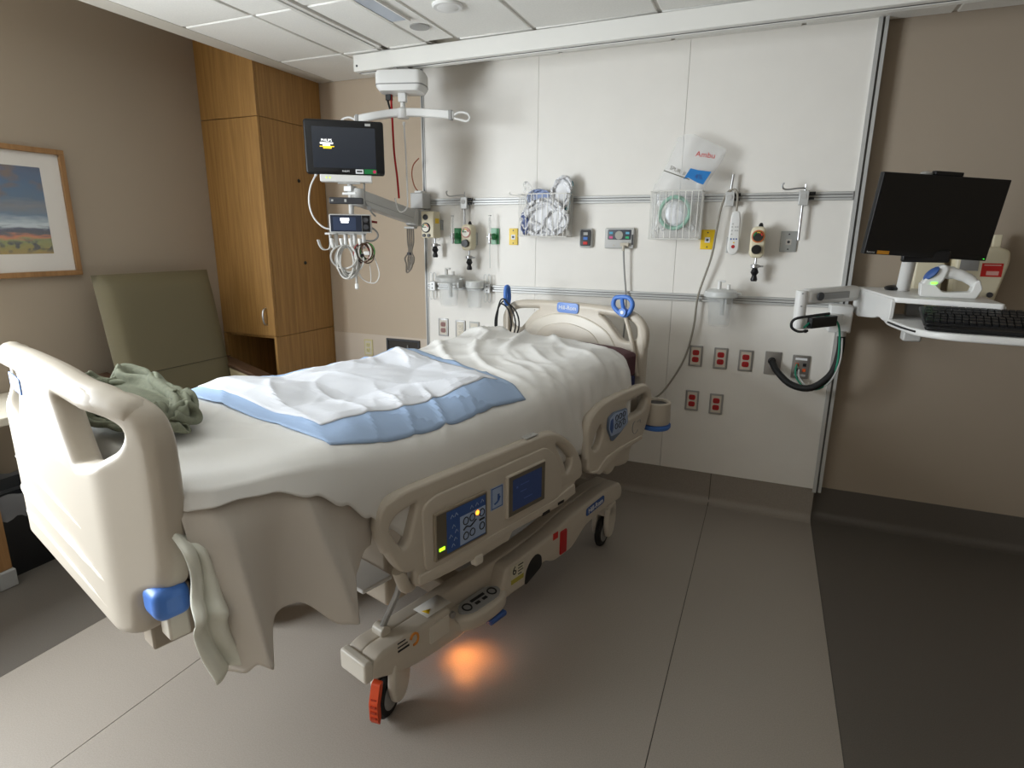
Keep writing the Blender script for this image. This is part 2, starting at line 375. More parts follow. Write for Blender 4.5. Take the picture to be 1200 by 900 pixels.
# ---------------------------------------------------------------- wardrobe
wx0, wx1, wf, wb = XL+.003, -2.87, -.51, YF-.006
wr = thing('wardrobe', 'tall oak wardrobe in the corner with open niche below', 'wardrobe', ((wx0+wx1)/2, (wf+wb)/2, 0))
wr_m = Matrix.Translation((-(wx0+wx1)/2, -(wf+wb)/2, 0))
def wbx(name, bs, m, bev=.0015):
    mb = MB()
    for b in bs: mb.box(*b)
    return obj(name, mb.xf(wr_m), m, wr, bev=bev)
wbx('side_panel', [(wx1-.02, wx1, wf+.02, wb, .859, 2.182)], M_oak)
wbx('side_panel', [(wx1-.02, wx1, wf+.02, wb, .0, .856)], M_oak)
wbx('side_panel', [(wx1-.02, wx1, wf+.02, wb, 2.185, 2.76)], M_oak)
wbx('side_panel', [(wx0, wx0+.02, wf+.02, wb, 0, 2.76)], M_oak)
wbx('back_panel', [(wx0+.02, wx1-.02, wb-.012, wb, 0, 2.76)], M_oak)
wbx('shelf', [(wx0+.02, wx1-.02, wf+.02, wb-.012, .845, .863)], M_oak)
wbx('shelf', [(wx0+.02, wx1-.02, wf+.02, wb-.012, 2.17, 2.19)], M_oak)
wbx('shelf', [(wx0+.02, wx1-.02, wf+.02, wb-.012, .40, .42)], M_oak)
wbx('niche_frame', [(wx0, wx0+.03, wf, wf+.02, .42, .86)], M_oak)
wbx('niche_frame', [(wx1-.02, wx1, wf, wf+.02, .42, .86)], M_oak)
d1 = wbx('door', [(wx0, wx1-.002, wf, wf+.018, .864, 2.180)], M_oak)
wbx('door', [(wx0, wx1-.002, wf, wf+.018, 2.184, 2.76)], M_oak)
wbx('drawer_front', [(wx0, wx1-.002, wf, wf+.018, .05, .40)], M_oak)
hx = -2.938
obj('handle', MB().tube([(hx, wf, 1.042), (hx, wf-.022, 1.03), (hx, wf-.03, .99), (hx, wf-.022, .945), (hx, wf, .935)], .0055).xf(wr_m), M_chrome, d1)
for y, z in ((-.2, 1.842), (-.195, 1.319)):
    obj('peg_cap', MB().lathe((wx1, y, z), [(.001,.008),(.008,.007),(.012,0)][::-1], axis=(1,0,0), n=14).xf(wr_m), M_black, wr)

# ---------------------------------------------------------------- framed picture
fp = thing('framed_picture', 'framed landscape painting with wide white mat on left wall', 'picture', (XL+.001, -1.83, 1.594))
W2, H2 = .46, .306
def frect(x0, x1, y0, y1, d0, d1): return MB().box(d0, d1, x0, x1, y0, y1)
for b in ((-W2, W2, H2-.025, H2), (-W2, W2, -H2, -H2+.025)): obj('frame_rail', frect(*b, 0, .028), M_oakl, fp, bev=.002)
for b in ((-W2, -W2+.025, -H2+.025, H2-.025), (W2-.025, W2, -H2+.025, H2-.025)): obj('frame_rail', frect(*b, 0, .028), M_oakl, fp, bev=.002)
obj('mat_board', frect(-W2+.025, W2-.025, -H2+.025, H2-.025, 0, .012), mat('mat_board_white', (214,208,200), .8), fp)
def painting():
    m = bpy.data.materials.new('landscape_print'); m.use_nodes = True; nt = m.node_tree; N = nt.nodes; L = nt.links; b = N['Principled BSDF']; b.inputs['Roughness'].default_value = .5
    tc = N.new('ShaderNodeTexCoord'); sep = N.new('ShaderNodeSeparateXYZ'); L.new(tc.outputs['Generated'], sep.inputs[0])
    def noise(sc, det, st):
        mp = N.new('ShaderNodeMapping'); mp.inputs['Scale'].default_value = st; L.new(tc.outputs['Generated'], mp.inputs[0])
        n = N.new('ShaderNodeTexNoise'); n.inputs['Scale'].default_value = sc; n.inputs['Detail'].default_value = det; L.new(mp.outputs[0], n.inputs[0]); return n.outputs[0]
    n1 = noise(3, 6, (1, 3, 9))
    ma = N.new('ShaderNodeMath'); ma.operation = 'MULTIPLY_ADD'; L.new(n1, ma.inputs[0]); ma.inputs[1].default_value = .16; L.new(sep.outputs[2], ma.inputs[2])
    sb2 = N.new('ShaderNodeMath'); sb2.operation = 'SUBTRACT'; L.new(ma.outputs[0], sb2.inputs[0]); sb2.inputs[1].default_value = .08
    r = N.new('ShaderNodeValToRGB'); L.new(sb2.outputs[0], r.inputs[0]); cr = r.color_ramp
    st = [(0,(150,118,30)),(.10,(128,124,44)),(.16,(120,130,70)),(.20,(196,108,60)),(.235,(60,62,72)),(.29,(38,48,78)),(.33,(190,200,206)),(.45,(74,104,130)),(.55,(104,108,118)),(.66,(40,84,118)),(.82,(18,76,118)),(1,(14,56,100))]
    while len(cr.elements) < len(st): cr.elements.new(.5)
    for e, (p, c) in zip(cr.elements, st): e.position = p; e.color = (*lin(c), 1)
    n2 = noise(2.4, 5, (1, 2.2, 2.4)); r2 = N.new('ShaderNodeMapRange'); L.new(n2, r2.inputs[0]); r2.inputs[1].default_value = .52; r2.inputs[2].default_value = .66
    up = N.new('ShaderNodeMapRange'); L.new(sep.outputs[2], up.inputs[0]); up.inputs[1].default_value = .42; up.inputs[2].default_value = .6
    mu = N.new('ShaderNodeMath'); mu.operation = 'MULTIPLY'; L.new(r2.outputs[0], mu.inputs[0]); L.new(up.outputs[0], mu.inputs[1])
    mx = N.new('ShaderNodeMix'); mx.data_type = 'RGBA'; L.new(mu.outputs[0], mx.inputs[0]); L.new(r.outputs[0], mx.inputs[6]); mx.inputs[7].default_value = (*lin((92,68,56)), 1)
    n3 = noise(5, 4, (1, 3, 2)); r3 = N.new('ShaderNodeMapRange'); L.new(n3, r3.inputs[0]); r3.inputs[1].default_value = .5; r3.inputs[2].default_value = .58
    lo = N.new('ShaderNodeMapRange'); L.new(sep.outputs[2], lo.inputs[0]); lo.inputs[1].default_value = .19; lo.inputs[2].default_value = .12
    l2 = N.new('ShaderNodeMapRange'); L.new(sep.outputs[2], l2.inputs[0]); l2.inputs[1].default_value = .0; l2.inputs[2].default_value = .06
    m2 = N.new('ShaderNodeMath'); m2.operation = 'MULTIPLY'; L.new(r3.outputs[0], m2.inputs[0]); L.new(lo.outputs[0], m2.inputs[1])
    m3 = N.new('ShaderNodeMath'); m3.operation = 'MULTIPLY'; L.new(m2.outputs[0], m3.inputs[0]); L.new(l2.outputs[0], m3.inputs[1])
    mx2 = N.new('ShaderNodeMix'); mx2.data_type = 'RGBA'; L.new(m3.outputs[0], mx2.inputs[0]); L.new(mx.outputs[2], mx2.inputs[6]); mx2.inputs[7].default_value = (*lin((40,44,40)), 1)
    L.new(mx2.outputs[2], b.inputs['Base Color']); return m
obj('print', frect(-.345, .345, -.195, .213, .012, .0125), painting(), fp)
obj('glass', frect(-W2+.025, W2-.025, -H2+.025, H2-.025, .018, .02), mat('picture_glass', (255,255,255), .04, alpha=.06, spec=.7), fp)

# ---------------------------------------------------------------- recliner
M_vin = mat('olive_vinyl', (106,98,74), .5, bump=.15, bscale=300)
M_vinl = mat('pale_vinyl', (190,176,142), .55)
rc = thing('recliner_chair', 'olive vinyl recliner with wood-capped arms against the left wall', 'chair', (-2.94, -1.055, 0))
Mb = T(-.11, 0, .40) @ Matrix.Rotation(math.radians(-9), 4, 'Y')
def cushion(mb, w, h, t, M, n=12):
    def fn(s, q): return None
    rows = []
    for side in (0, 1):
        def f(a, b, side=side):
            x = (a-.5)*2; y = (b-.5)*2; e = (1-abs(x)**6)*(1-abs(y)**6); return M @ Vector(((t*.5*max(e, 0)**.4)*(1 if side else -1), x*w/2, (b)*h))
        mb.grid(f, n, n)
    return mb
bk = cushion(MB(), .70, .90, .13, Mb, 20)
obj('backrest', bk, M_vin, rc, ang=80)
obj('backrest_seam', MB().tube([Mb @ Vector((.066, y, .36)) for y in (-.33, 0, .33)], .0018, n=6), mat('olive_seam', (70,64,46), .7), rc)
obj('seat', MB().cbox((.12, 0, .40), (.56, .56, .16)), M_vin, rc, bev=.04, seg=4)
obj('seat_base', MB().cbox((.05, 0, .2), (.5, .56, .22)), M_vin, rc, bev=.01)
for y in (-.355, .355):
    a = obj('arm', MB().prism([(-.30,.12),(.40,.12),(.40,.54),(.074,.645),(-.30,.74)], -.045, .045, T(0, y, 0) @ WALL), M_vinl, rc, bev=.01)
    obj('arm_cap', MB().prism([(-.31,.745),(.074,.647),(.42,.545),(.42,.57),(.074,.673),(-.31,.77)], -.05, .05, T(0, y, 0) @ WALL), M_darkw, a, bev=.006)
for x in (-.25, .34):
    for y in (-.33, .33): obj('leg', MB().cyl((x, y, 0), (x, y, .13), .018, .024), M_darkw, rc)

# ---------------------------------------------------------------- desk and waste bin at the left edge
dk = thing('side_desk', 'pale topped desk with wooden leg at the left edge', 'desk', (-3.1, -2.5, 0))
obj('desktop', MB().box(-.225, .24, -.8, .72, .715, .75), mat('cream_laminate', (206,198,182), .45), dk, bev=.004)
for y in (-.72, .36):
    l = obj('leg', MB().box(.14, .2, y-.03, y+.03, .08, .715), M_oakl, dk, bev=.004)
    obj('leg', MB().box(-.21, -.15, y-.03, y+.03, .08, .715), M_oakl, dk, bev=.004)
    obj('foot', MB().box(-.22, .215, y-.035, y+.035, 0, .08), M_grey, dk, bev=.006)
bn = thing('waste_bin', 'black rectangular waste bin with grey plastic liner', 'bin', (-3.08, -1.98, 0), math.radians(0))
def frus(x0, y0, x1, y1, z0, z1):
    mb = MB(); mb.add([(-x0,-y0,z0),(x0,-y0,z0),(x0,y0,z0),(-x0,y0,z0),(-x1,-y1,z1),(x1,-y1,z1),(x1,y1,z1),(-x1,y1,z1)], [(3,2,1,0),(0,1,5,4),(1,2,6,5),(2,3,7,6),(3,0,4,7)])
    return mb
obj('bin_body', frus(.11, .10, .145, .135, 0, .37), M_black, bn, bev=.01, solid=.004)
M_liner = mat('grey_bin_liner', (120,120,122), .35, alpha=.75)
lr = MB()
for k in range(64):
    a = 2*PI*k/64; c_, s_ = math.cos(a), math.sin(a); q = max(abs(c_)/.152, abs(s_)/.142); rr = 1/q
    for r_, z in ((.9, .30), (.95, .372), (1.0, .392+.008*math.sin(9*a)), (1.03, .378), (1.05+.03*math.sin(7*a), .30+.02*math.sin(5*a)+.015*math.sin(13*a))):
        lr.v.append(Vector((c_*rr*r_, s_*rr*r_, z)))
lr.f = [(k*5+j, ((k+1) % 64)*5+j, ((k+1) % 64)*5+j+1, k*5+j+1) for k in range(64) for j in range(4)]
obj('liner', lr, M_liner, bn, ang=80)

# ================================================================ THE BED (local x = across, y = towards the head)
BO = Vector((-1.18, -1.30, 0)); BA = math.radians(-16.5)
bed = thing('hospital_bed', 'raised beige electric hospital bed with control panels on its side rails', 'bed', BO, BA)
def WB(x, y, z): return Matrix.Translation((x, y, z)) @ WALL
def SB(x): return Matrix.Translation((x, 0, 0)) @ SIDE
# footboard: wraps round towards the mattress at both ends
FV = -1.315; FX = lambda x: x*1.055-.03
def fbend(x):
    t = max(0, (abs(x)-.315)/.16); return .064*min(t*t*1.6 if t < .3 else .144+(t-.3)*1.223, 1.0)
def fb_bend(co): return Vector((FX(co.x), co.y, co.z - fbend(co.x)))
half = [(0,.632),(.355,.632),(.398,.645),(.405,.735),(.43,.755),(.465,.765),(.478,.82),(.484,1.0),(.482,1.10),(.465,1.155),(.42,1.185),(.32,1.198),(.2,1.206),(0,1.21)]
fout = rnd(half[1:-1] + [(-x, z) for x, z in half[::-1][1:-1]], .03)
hr = rnd([(.13,1.148),(.27,1.146),(.37,1.145),(.425,1.118),(.405,1.075),(.34,1.035),(.225,1.005,.01),(.185,1.06)], .03)
cuts = [.27+.015*i for i in range(15)]; cuts = cuts + [-c for c in cuts]
fb = plate('footboard', fout, [hr, [(-x, z) for x, z in hr]], .062, .022, M_bed, bed, WB(0,FV,0), res=5, cuts=cuts, fn=fb_bend)
top_pts = [(.458,1.06),(.455,1.10),(.435,1.145),(.38,1.166),(.28,1.174),(.14,1.181),(0,1.183)]
tp = top_pts + [(-x, z) for x, z in top_pts[::-1][1:]]
obj('hand_rail', MB().tube([(FX(x), FV+fbend(x), z) for x, z in tp], [.012,.024,.03,.033,.033,.033,.033,.033,.033,.03,.024,.012], n=14), M_bed, fb)
obj('moulded_ridge', MB().tube([(FX(x),FV+fbend(x)-.031,z) for x, z in ((-.36,.87),(-.2,.868),(0,.86),(.1,.852),(.20,.842))], [.004,.004,.004,.004,.004,.003,.002,.0005], n=8), M_bed, fb)
obj('moulded_ridge', MB().tube([(FX(x),FV+fbend(x)-.029,z) for x, z in ((-.40,.79),(-.3,.788),(-.1,.78),(.1,.77),(.31,.752))], [.002,.006,.009,.010,.010,.010,.010,.010,.010,.008,.005,.002], n=8), M_bed, fb)
obj('moulded_ridge', MB().tube([(FX(x),FV+fbend(x)-.029,z) for x, z in ((-.385,.715),(-.3,.712),(-.1,.705),(.1,.695),(.33,.68))], [.001,.004,.006,.006,.006,.006,.006,.006,.006,.005,.003,.001], n=8), M_bed, fb)
plate('badge', rnd([(-.24,1.15),(-.24,1.108),(-.14,1.10),(-.14,1.142)], .008), [], .004, .001, M_blue, fb, WB(0,FV-.032,0))
for s in (-1, 1):
    k = obj('release_knob', MB().cbox((.430*s, -1.272, .735), (.085,.075,.075)), M_blue, bed, bev=.022, seg=4)
    obj('knob_stem', MB().cbox((.43*s, -1.262, .675), (.05,.045,.07)), M_bedl, k, bev=.006)
    obj('footboard_post', MB().box(.31*s-.03, .31*s+.03, -1.285, -1.19, .56, .70), M_bedd, bed, bev=.006)
# headboard
hc = -.035
ho = [(.30,.56),(.40,.60),(.452,.70),(.452,1.02),(.44,1.085),(.40,1.125),(.33,1.15),(.15,1.163),(0,1.166)]
hout = rnd([(x+hc, z) for x, z in ho[:-1]] + [(hc, 1.166)] + [(hc-x, z) for x, z in ho[:-1][::-1]], .03)
hh = rnd([(.18,1.128),(.34,1.118),(.405,1.085),(.41,1.02),(.37,1.0),(.325,1.0),(.285,1.04),(.235,1.095)], .025)
hb = plate('headboard', hout, [[(hc+x, z) for x, z in hh], [(hc-x, z) for x, z in hh]], .05, .014, M_bed, bed, WB(0,.955,0), res=4)
arch = cat2([(hc-.30,.96),(hc-.24,1.04),(hc-.12,1.095),(hc,1.11),(hc+.12,1.095),(hc+.24,1.04),(hc+.30,.96)], 5, False)
plate('arch_panel', arch + [(hc+.30,.78),(hc-.30,.78)], [], .02, .008, M_bedl, hb, WB(0,.932,0))
ai = cat2([(hc-.22,.95),(hc-.16,1.02),(hc-.08,1.05),(hc,1.06),(hc+.08,1.05),(hc+.16,1.02),(hc+.22,.95)], 5, False)
plate('arch_inset', ai + [(hc+.22,.80),(hc-.22,.80)], [], .008, .003, M_bed, hb, WB(0,.920,0))
obj('top_rail', MB().tube([(hc+x, .955, z) for x, z in [(-.435,.98),(-.435,1.06),(-.39,1.115),(-.30,1.137),(-.1,1.146),(.1,1.146),(.30,1.137),(.39,1.115),(.435,1.06),(.435,.98)]], .024, n=12), M_bed, hb)
bd = plate('badge', rnd(rect(hc-.068, hc+.068, 1.113, 1.167), .02), [], .006, .002, mat('badge_blue', (112,146,212), .4), hb, WB(0,.926,0))
text('Hill-Rom', .031, WB(hc, .9222, 1.14), M_wink, bd)
# transport handles at the head
for s, lab in ((1, None), (-1, None)):
    x = .298 if s > 0 else -.437
    h = obj('push_handle', MB().tube([(x+.095*(s > 0), .917, .84), (x+.06*(s > 0), .917, 1.0), (x+.018*(s > 0), .917, 1.12)], .011, n=10), M_bed, bed)
    if s > 0:
        gx0, gz0 = .296, 1.184
        g = obj('grip', MB().tube([(gx0-.052, .917, gz0-.01), (gx0-.046, .917, gz0+.026), (gx0-.012, .917, gz0+.036), (gx0+.03, .917, gz0+.034), (gx0+.052, .917, gz0+.006), (gx0+.04, .917, gz0-.03), (gx0+.016, .917, gz0-.052), (gx0-.02, .917, gz0-.04)], .0115, closed=True, n=10), M_blue, h)
        obj('grip_bar', MB().tube([(gx0-.008, .917, gz0+.035), (gx0-.002, .917, gz0), (gx0+.012, .917, gz0-.04)], .010, n=8), M_blue, g)
        obj('hub', MB().cyl((gx0+.008, .896, gz0-.036), (gx0+.008, .925, gz0-.036), .02), M_blue, g)
        obj('hub_mark', MB().cyl((gx0+.008, .894, gz0-.036), (gx0+.008, .896, gz0-.036), .009), M_wink, g)
    else:
        obj('grip', MB().tube([(x-.006, .905, 1.14), (x-.006, .90, 1.19), (x-.008, .91, 1.225), (x-.008, .93, 1.22), (x-.006, .935, 1.16), (x-.003, .92, 1.13)], .011, closed=True, n=10), M_blue, h)
cb = thing('cable_hank', 'looped black power cables hung on the far bed handle', 'cable', tuple(BO), BA)
for i, (dy, w_, l_) in enumerate(((.0,.05,.12), (.012,.065,.09), (-.012,.03,.14))):
    x = -.452
    obj('cable', MB().tube([(x-w_*.8, .885+dy, 1.08), (x-.01, .885+dy, 1.155-.012*i), (x+.03, .885+dy, 1.15-.012*i), (x+w_+.03, .885+dy, 1.09), (x+w_+.045, .885+dy, 1.0), (x+w_*.6, .885+dy, .93-l_*.5), (x-w_*.6, .885+dy, .93-l_*.5), (x-w_, .885+dy, 1.0)], .0042, closed=True), M_rub, cb)
# side rails
frail = rnd([(-.757,.72),(-.742,.772,.04),(-.66,.792),(.04,.792,.06),(.13,.764,.05),(.228,.688,.05),(.288,.60,.04),(.29,.535),(.237,.53,.01),(.234,.474),(.15,.458),(.066,.462),(0,.472),(-.186,.471,.008),(-.186,.44,.01),(-.353,.435),(-.40,.45),(-.523,.45),(-.627,.462),(-.632,.525,.01),(-.669,.53),(-.703,.577),(-.738,.65)], .025)
fh1 = rnd([(-.607,.742),(-.69,.728),(-.717,.70),(-.705,.665),(-.669,.611),(-.648,.63)], .018)
fh2 = rnd([(.088,.738),(.155,.706),(.209,.649),(.198,.603),(.172,.584),(.156,.632),(.12,.684)], .014)
def rail(name, pts, holes, grip, x, zo, lab=None):
    M = Matrix.Translation((0,0,zo)) @ SB(x)
    r = plate(name, pts, holes, .044, .012, M_bed, bed, M, res=3)
    obj('grip', MB().tube([M @ Vector((a, b, 0)) for a, b in grip], .0215, n=12), M_bed, r)
    return r
fgrip = [(-.715,.63),(-.738,.70),(-.725,.755),(-.66,.772),(-.4,.773),(0,.773),(.10,.752),(.18,.695),(.245,.62),(.262,.55)]
fr = rail('foot_side_rail', frail, [fh1, fh2], fgrip, .476, 0)
plate('fascia', rnd([(-.592,.50),(-.60,.72),(-.55,.742),(.02,.742),(.085,.69),(.125,.60),(.13,.515),(.06,.50)], .03), [], .012, .005, M_bed, fr, SB(.499))
plate('lower_ledge', rnd([(-.62,.475),(-.62,.505),(-.2,.508),(.08,.508),(.22,.53),(.228,.485),(.10,.47),(-.18,.478),(-.2,.45),(-.5,.46)], .008), [], .016, .004, M_bed, fr, SB(.499))
obj('ledge_slot', MB().box(.498, .5085, .0, .045, .470, .482).box(.498, .5085, .10, .14, .478, .489), M_black, fr)
obj('pull_latch', MB().cbox((.50, -.36, .446), (.03, .04, .035)), M_bedl, fr, bev=.008, seg=3)
# left keypad
kp = plate('control_panel', rnd(rect(-.560,-.322,.526,.687), .006), [], .014, .003, mat('keypad_surround', (150,138,120), .45), fr, SB(.507))
obj('dark_field', MB().box(.5138, .5148, -.553, -.329, .533, .680), mat('keypad_brown', (100,92,78), .4), kp)
obj('blue_field', MB().box(.5148, .5154, -.512, -.333, .537, .677), M_dblue, kp)
obj('grey_field', MB().box(.5154, .516, -.454, -.335, .541, .640), M_lblue, kp)
rm = MB()
for v, z in ((-.428,.618),(-.398,.62),(-.428,.566),(-.398,.568),(-.352,.62),(-.352,.572)):
    rm.tube([(.5165, v+.0115*math.cos(a), z+.0125*math.sin(a)) for a in [2*PI*i/10 for i in range(10)]], .0017, n=5, closed=True, k=2)
obj('button_ring', rm, M_ink, kp)
obj('bed_symbol', MB().tube([(.517,-.44,.590),(.517,-.425,.598),(.517,-.41,.592),(.517,-.395,.598),(.517,-.38,.607)], .002, n=5).box(.516,.5175,-.365,-.34,.594,.600), M_ink, kp)
icn = MB()
for v, z in ((-.488,.655),(-.47,.656),(-.400,.656),(-.375,.657),(-.350,.66),(-.482,.62),(-.470,.60),(-.495,.59),(-.475,.575),(-.485,.556)):
    icn.tube([(.5158, v-.007, z-.005), (.5158, v, z+.006), (.5158, v+.007, z-.004)], .0011, n=4, smooth=False)
obj('key_icons', icn, M_lblue, kp)
obj('amber_lamp', MB().cyl((.5155,-.374,.627), (.518,-.374,.627), .008, n=12), glow('amber_led', (255,140,40), 3), kp)
obj('green_lamp', MB().box(.5148, .5165, -.545, -.522, .558, .568), glow('green_led', (150,235,30), 2.5), kp)
# right touch screen
ts = plate('touch_screen', rnd(rect(-.219,.004,.54,.700), .006), [], .016, .003, M_bed, fr, SB(.507))
obj('bezel', MB().box(.5148, .5158, -.212, -.003, .546, .694), mat('screen_bezel', (104,96,82), .45), ts)
obj('screen', MB().box(.5158, .5164, -.192, -.024, .562, .680), glow('dim_screen', (44,60,100), .10), ts)
obj('screen_text', MB().box(.5164, .5168, -.172, -.163, .642, .650).box(.5164, .5168, -.15, -.10, .648, .651).box(.5164, .5168, -.15, -.115, .622, .625).box(.5164, .5168, -.13, -.08, .590, .593), glow('dim_screen_text', (74,94,140), .12), ts)
sk = obj('care_sticker', MB().box(.5045, .5062, -.297, -.232, .598, .680), M_lblue, fr)
obj('sticker_print', MB().box(.5062, .5066, -.293, -.236, .601, .604).box(.5062, .5066, -.293, -.236, .674, .677).box(.5062, .5066, -.293, -.29, .601, .677).box(.5062, .5066, -.239, -.236, .601, .677).box(.5062, .5068, -.262, -.252, .625, .65).tube([(.5066,-.278,.618),(.5066,-.262,.624),(.5066,-.25,.64)], .003, n=5), M_dblue, sk)
obj('angle_gauge', MB().cbox((.478, -.05, .797), (.025, .07, .006)), M_lgrey, fr, bev=.002)
# head rail
hrail = rnd([(.325,.60),(.318,.74),(.345,.785),(.40,.812),(.48,.828),(.60,.836),(.80,.837),(.862,.815),(.890,.77),(.883,.693),(.857,.646),(.81,.562),(.70,.556),(.694,.492,.01),(.66,.48,.01),(.60,.486),(.56,.498),(.54,.478),(.50,.474),(.485,.50),(.392,.51),(.335,.535)], .03)
hh1 = rnd([(.635,.782),(.815,.79),(.845,.76),(.825,.725),(.795,.707),(.65,.70)], .018)
hh2 = rnd([(.42,.735),(.44,.704),(.437,.667),(.416,.632),(.383,.620),(.355,.643),(.378,.69)], .014)
hgrip = [(.340,.60),(.338,.735),(.365,.778),(.43,.803),(.55,.815),(.79,.815),(.845,.80),(.868,.765),(.862,.70),(.84,.65)]
h2 = rail('head_side_rail', hrail, [hh1, hh2], hgrip, .476, 0)
plate('lower_ledge', rnd([(.34,.54),(.40,.53),(.47,.57),(.60,.585),(.79,.588),(.80,.57),(.62,.56),(.50,.53),(.42,.505)], .01), [], .012, .004, M_bed, h2, SB(.499))
kp2 = plate('caregiver_keypad', rnd([(.462,.70),(.466,.75),(.505,.766),(.626,.762),(.642,.69),(.574,.655),(.507,.632)], .012), [], .008, .002, mat('keypad_slate', (104,118,140), .45), h2, SB(.503))
plate('key_field', rnd([(.470,.70),(.474,.747),(.510,.761),(.621,.757),(.635,.692),(.570,.662),(.49,.662)], .01), [], .002, .0004, M_lblue, kp2, SB(.508))
plate('blue_key', rnd([(.475,.70),(.478,.735),(.498,.745),(.505,.70),(.495,.672)], .008), [], .002, .0004, M_dblue, kp2, SB(.5094))
rm = MB()
for v, z in ((.53,.738),(.562,.74),(.594,.742),(.53,.70),(.562,.698),(.598,.705)):
    rm.tube([(.5096, v+.011*math.cos(a), z+.012*math.sin(a)) for a in [2*PI*i/10 for i in range(10)]], .0017, n=5, closed=True, k=2)
obj('button_ring', rm.tube([(.5096,.52,.722),(.5096,.56,.716),(.5096,.60,.724)], .0015, n=4), M_ink, kp2)
obj('turn_assist_mark', MB().tube([(.4995, .73+.03*math.cos(a), .645+.032*math.sin(a)) for a in [PI*.6+PI*1.2*i/8 for i in range(9)]], .0016, n=5).tube([(.4995,.745,.665),(.4995,.77,.672),(.4995,.775,.655)], .0016, n=5), M_grey, h2)
for nm, pts, hl, gr, dz in (('foot_side_rail', frail, [fh1, fh2], fgrip, -.2), ('head_side_rail', hrail, [hh1, hh2], hgrip, -.2)):
    rail(nm, pts, hl, gr, -.515, dz)
# bumper roller by the headboard
br = obj('bumper_roller', MB().lathe((.485, .965, .605), [(.05,0),(.068,.004),(.072,.02),(.070,.11),(.062,.116),(.054,.112),(.052,.10)], n=28), M_bed, bed)
obj('roller_well', MB().cyl((.485,.965,.70), (.485,.965,.708), .0525, n=24), M_black, br)
obj('blue_ring', MB().lathe((.485, .965, .578), [(.035,0),(.070,.004),(.077,.014),(.076,.026),(.055,.028)], n=28), M_blue, br)
obj('bumper_arm', MB().box(.38, .47, .93, .96, .60, .64), M_bed, bed, bev=.006)
# deck and lift
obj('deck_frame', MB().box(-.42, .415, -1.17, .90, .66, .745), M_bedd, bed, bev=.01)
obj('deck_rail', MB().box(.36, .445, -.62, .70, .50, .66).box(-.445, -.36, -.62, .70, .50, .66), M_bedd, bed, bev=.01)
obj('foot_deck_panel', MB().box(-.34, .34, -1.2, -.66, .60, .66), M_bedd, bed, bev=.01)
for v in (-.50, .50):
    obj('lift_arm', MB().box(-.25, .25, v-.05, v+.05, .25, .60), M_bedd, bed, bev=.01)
rod = obj('support_rod', MB().tube([(.37,-.668,.285),(.43,-.645,.43),(.44,-.63,.50)], .010, smooth=False), M_steel, bed)
obj('rod_clevis', MB().cyl((.345,-.668,.285), (.395,-.668,.285), .02, n=16), M_bedl, rod, bev=.004)
obj('rail_pivot', MB().tube([(.475,-.675,.54),(.47,-.65,.475),(.455,-.615,.455),(.45,-.58,.48)], .02, n=10), M_bed, bed)
obj('cross_beam', MB().box(-.33, .33, .58, .68, .27, .34), M_bedd, bed, bev=.012)
obj('cross_tray', MB().box(-.2, .30, -.68, -.56, .385, .40), M_white, bed, bev=.004)
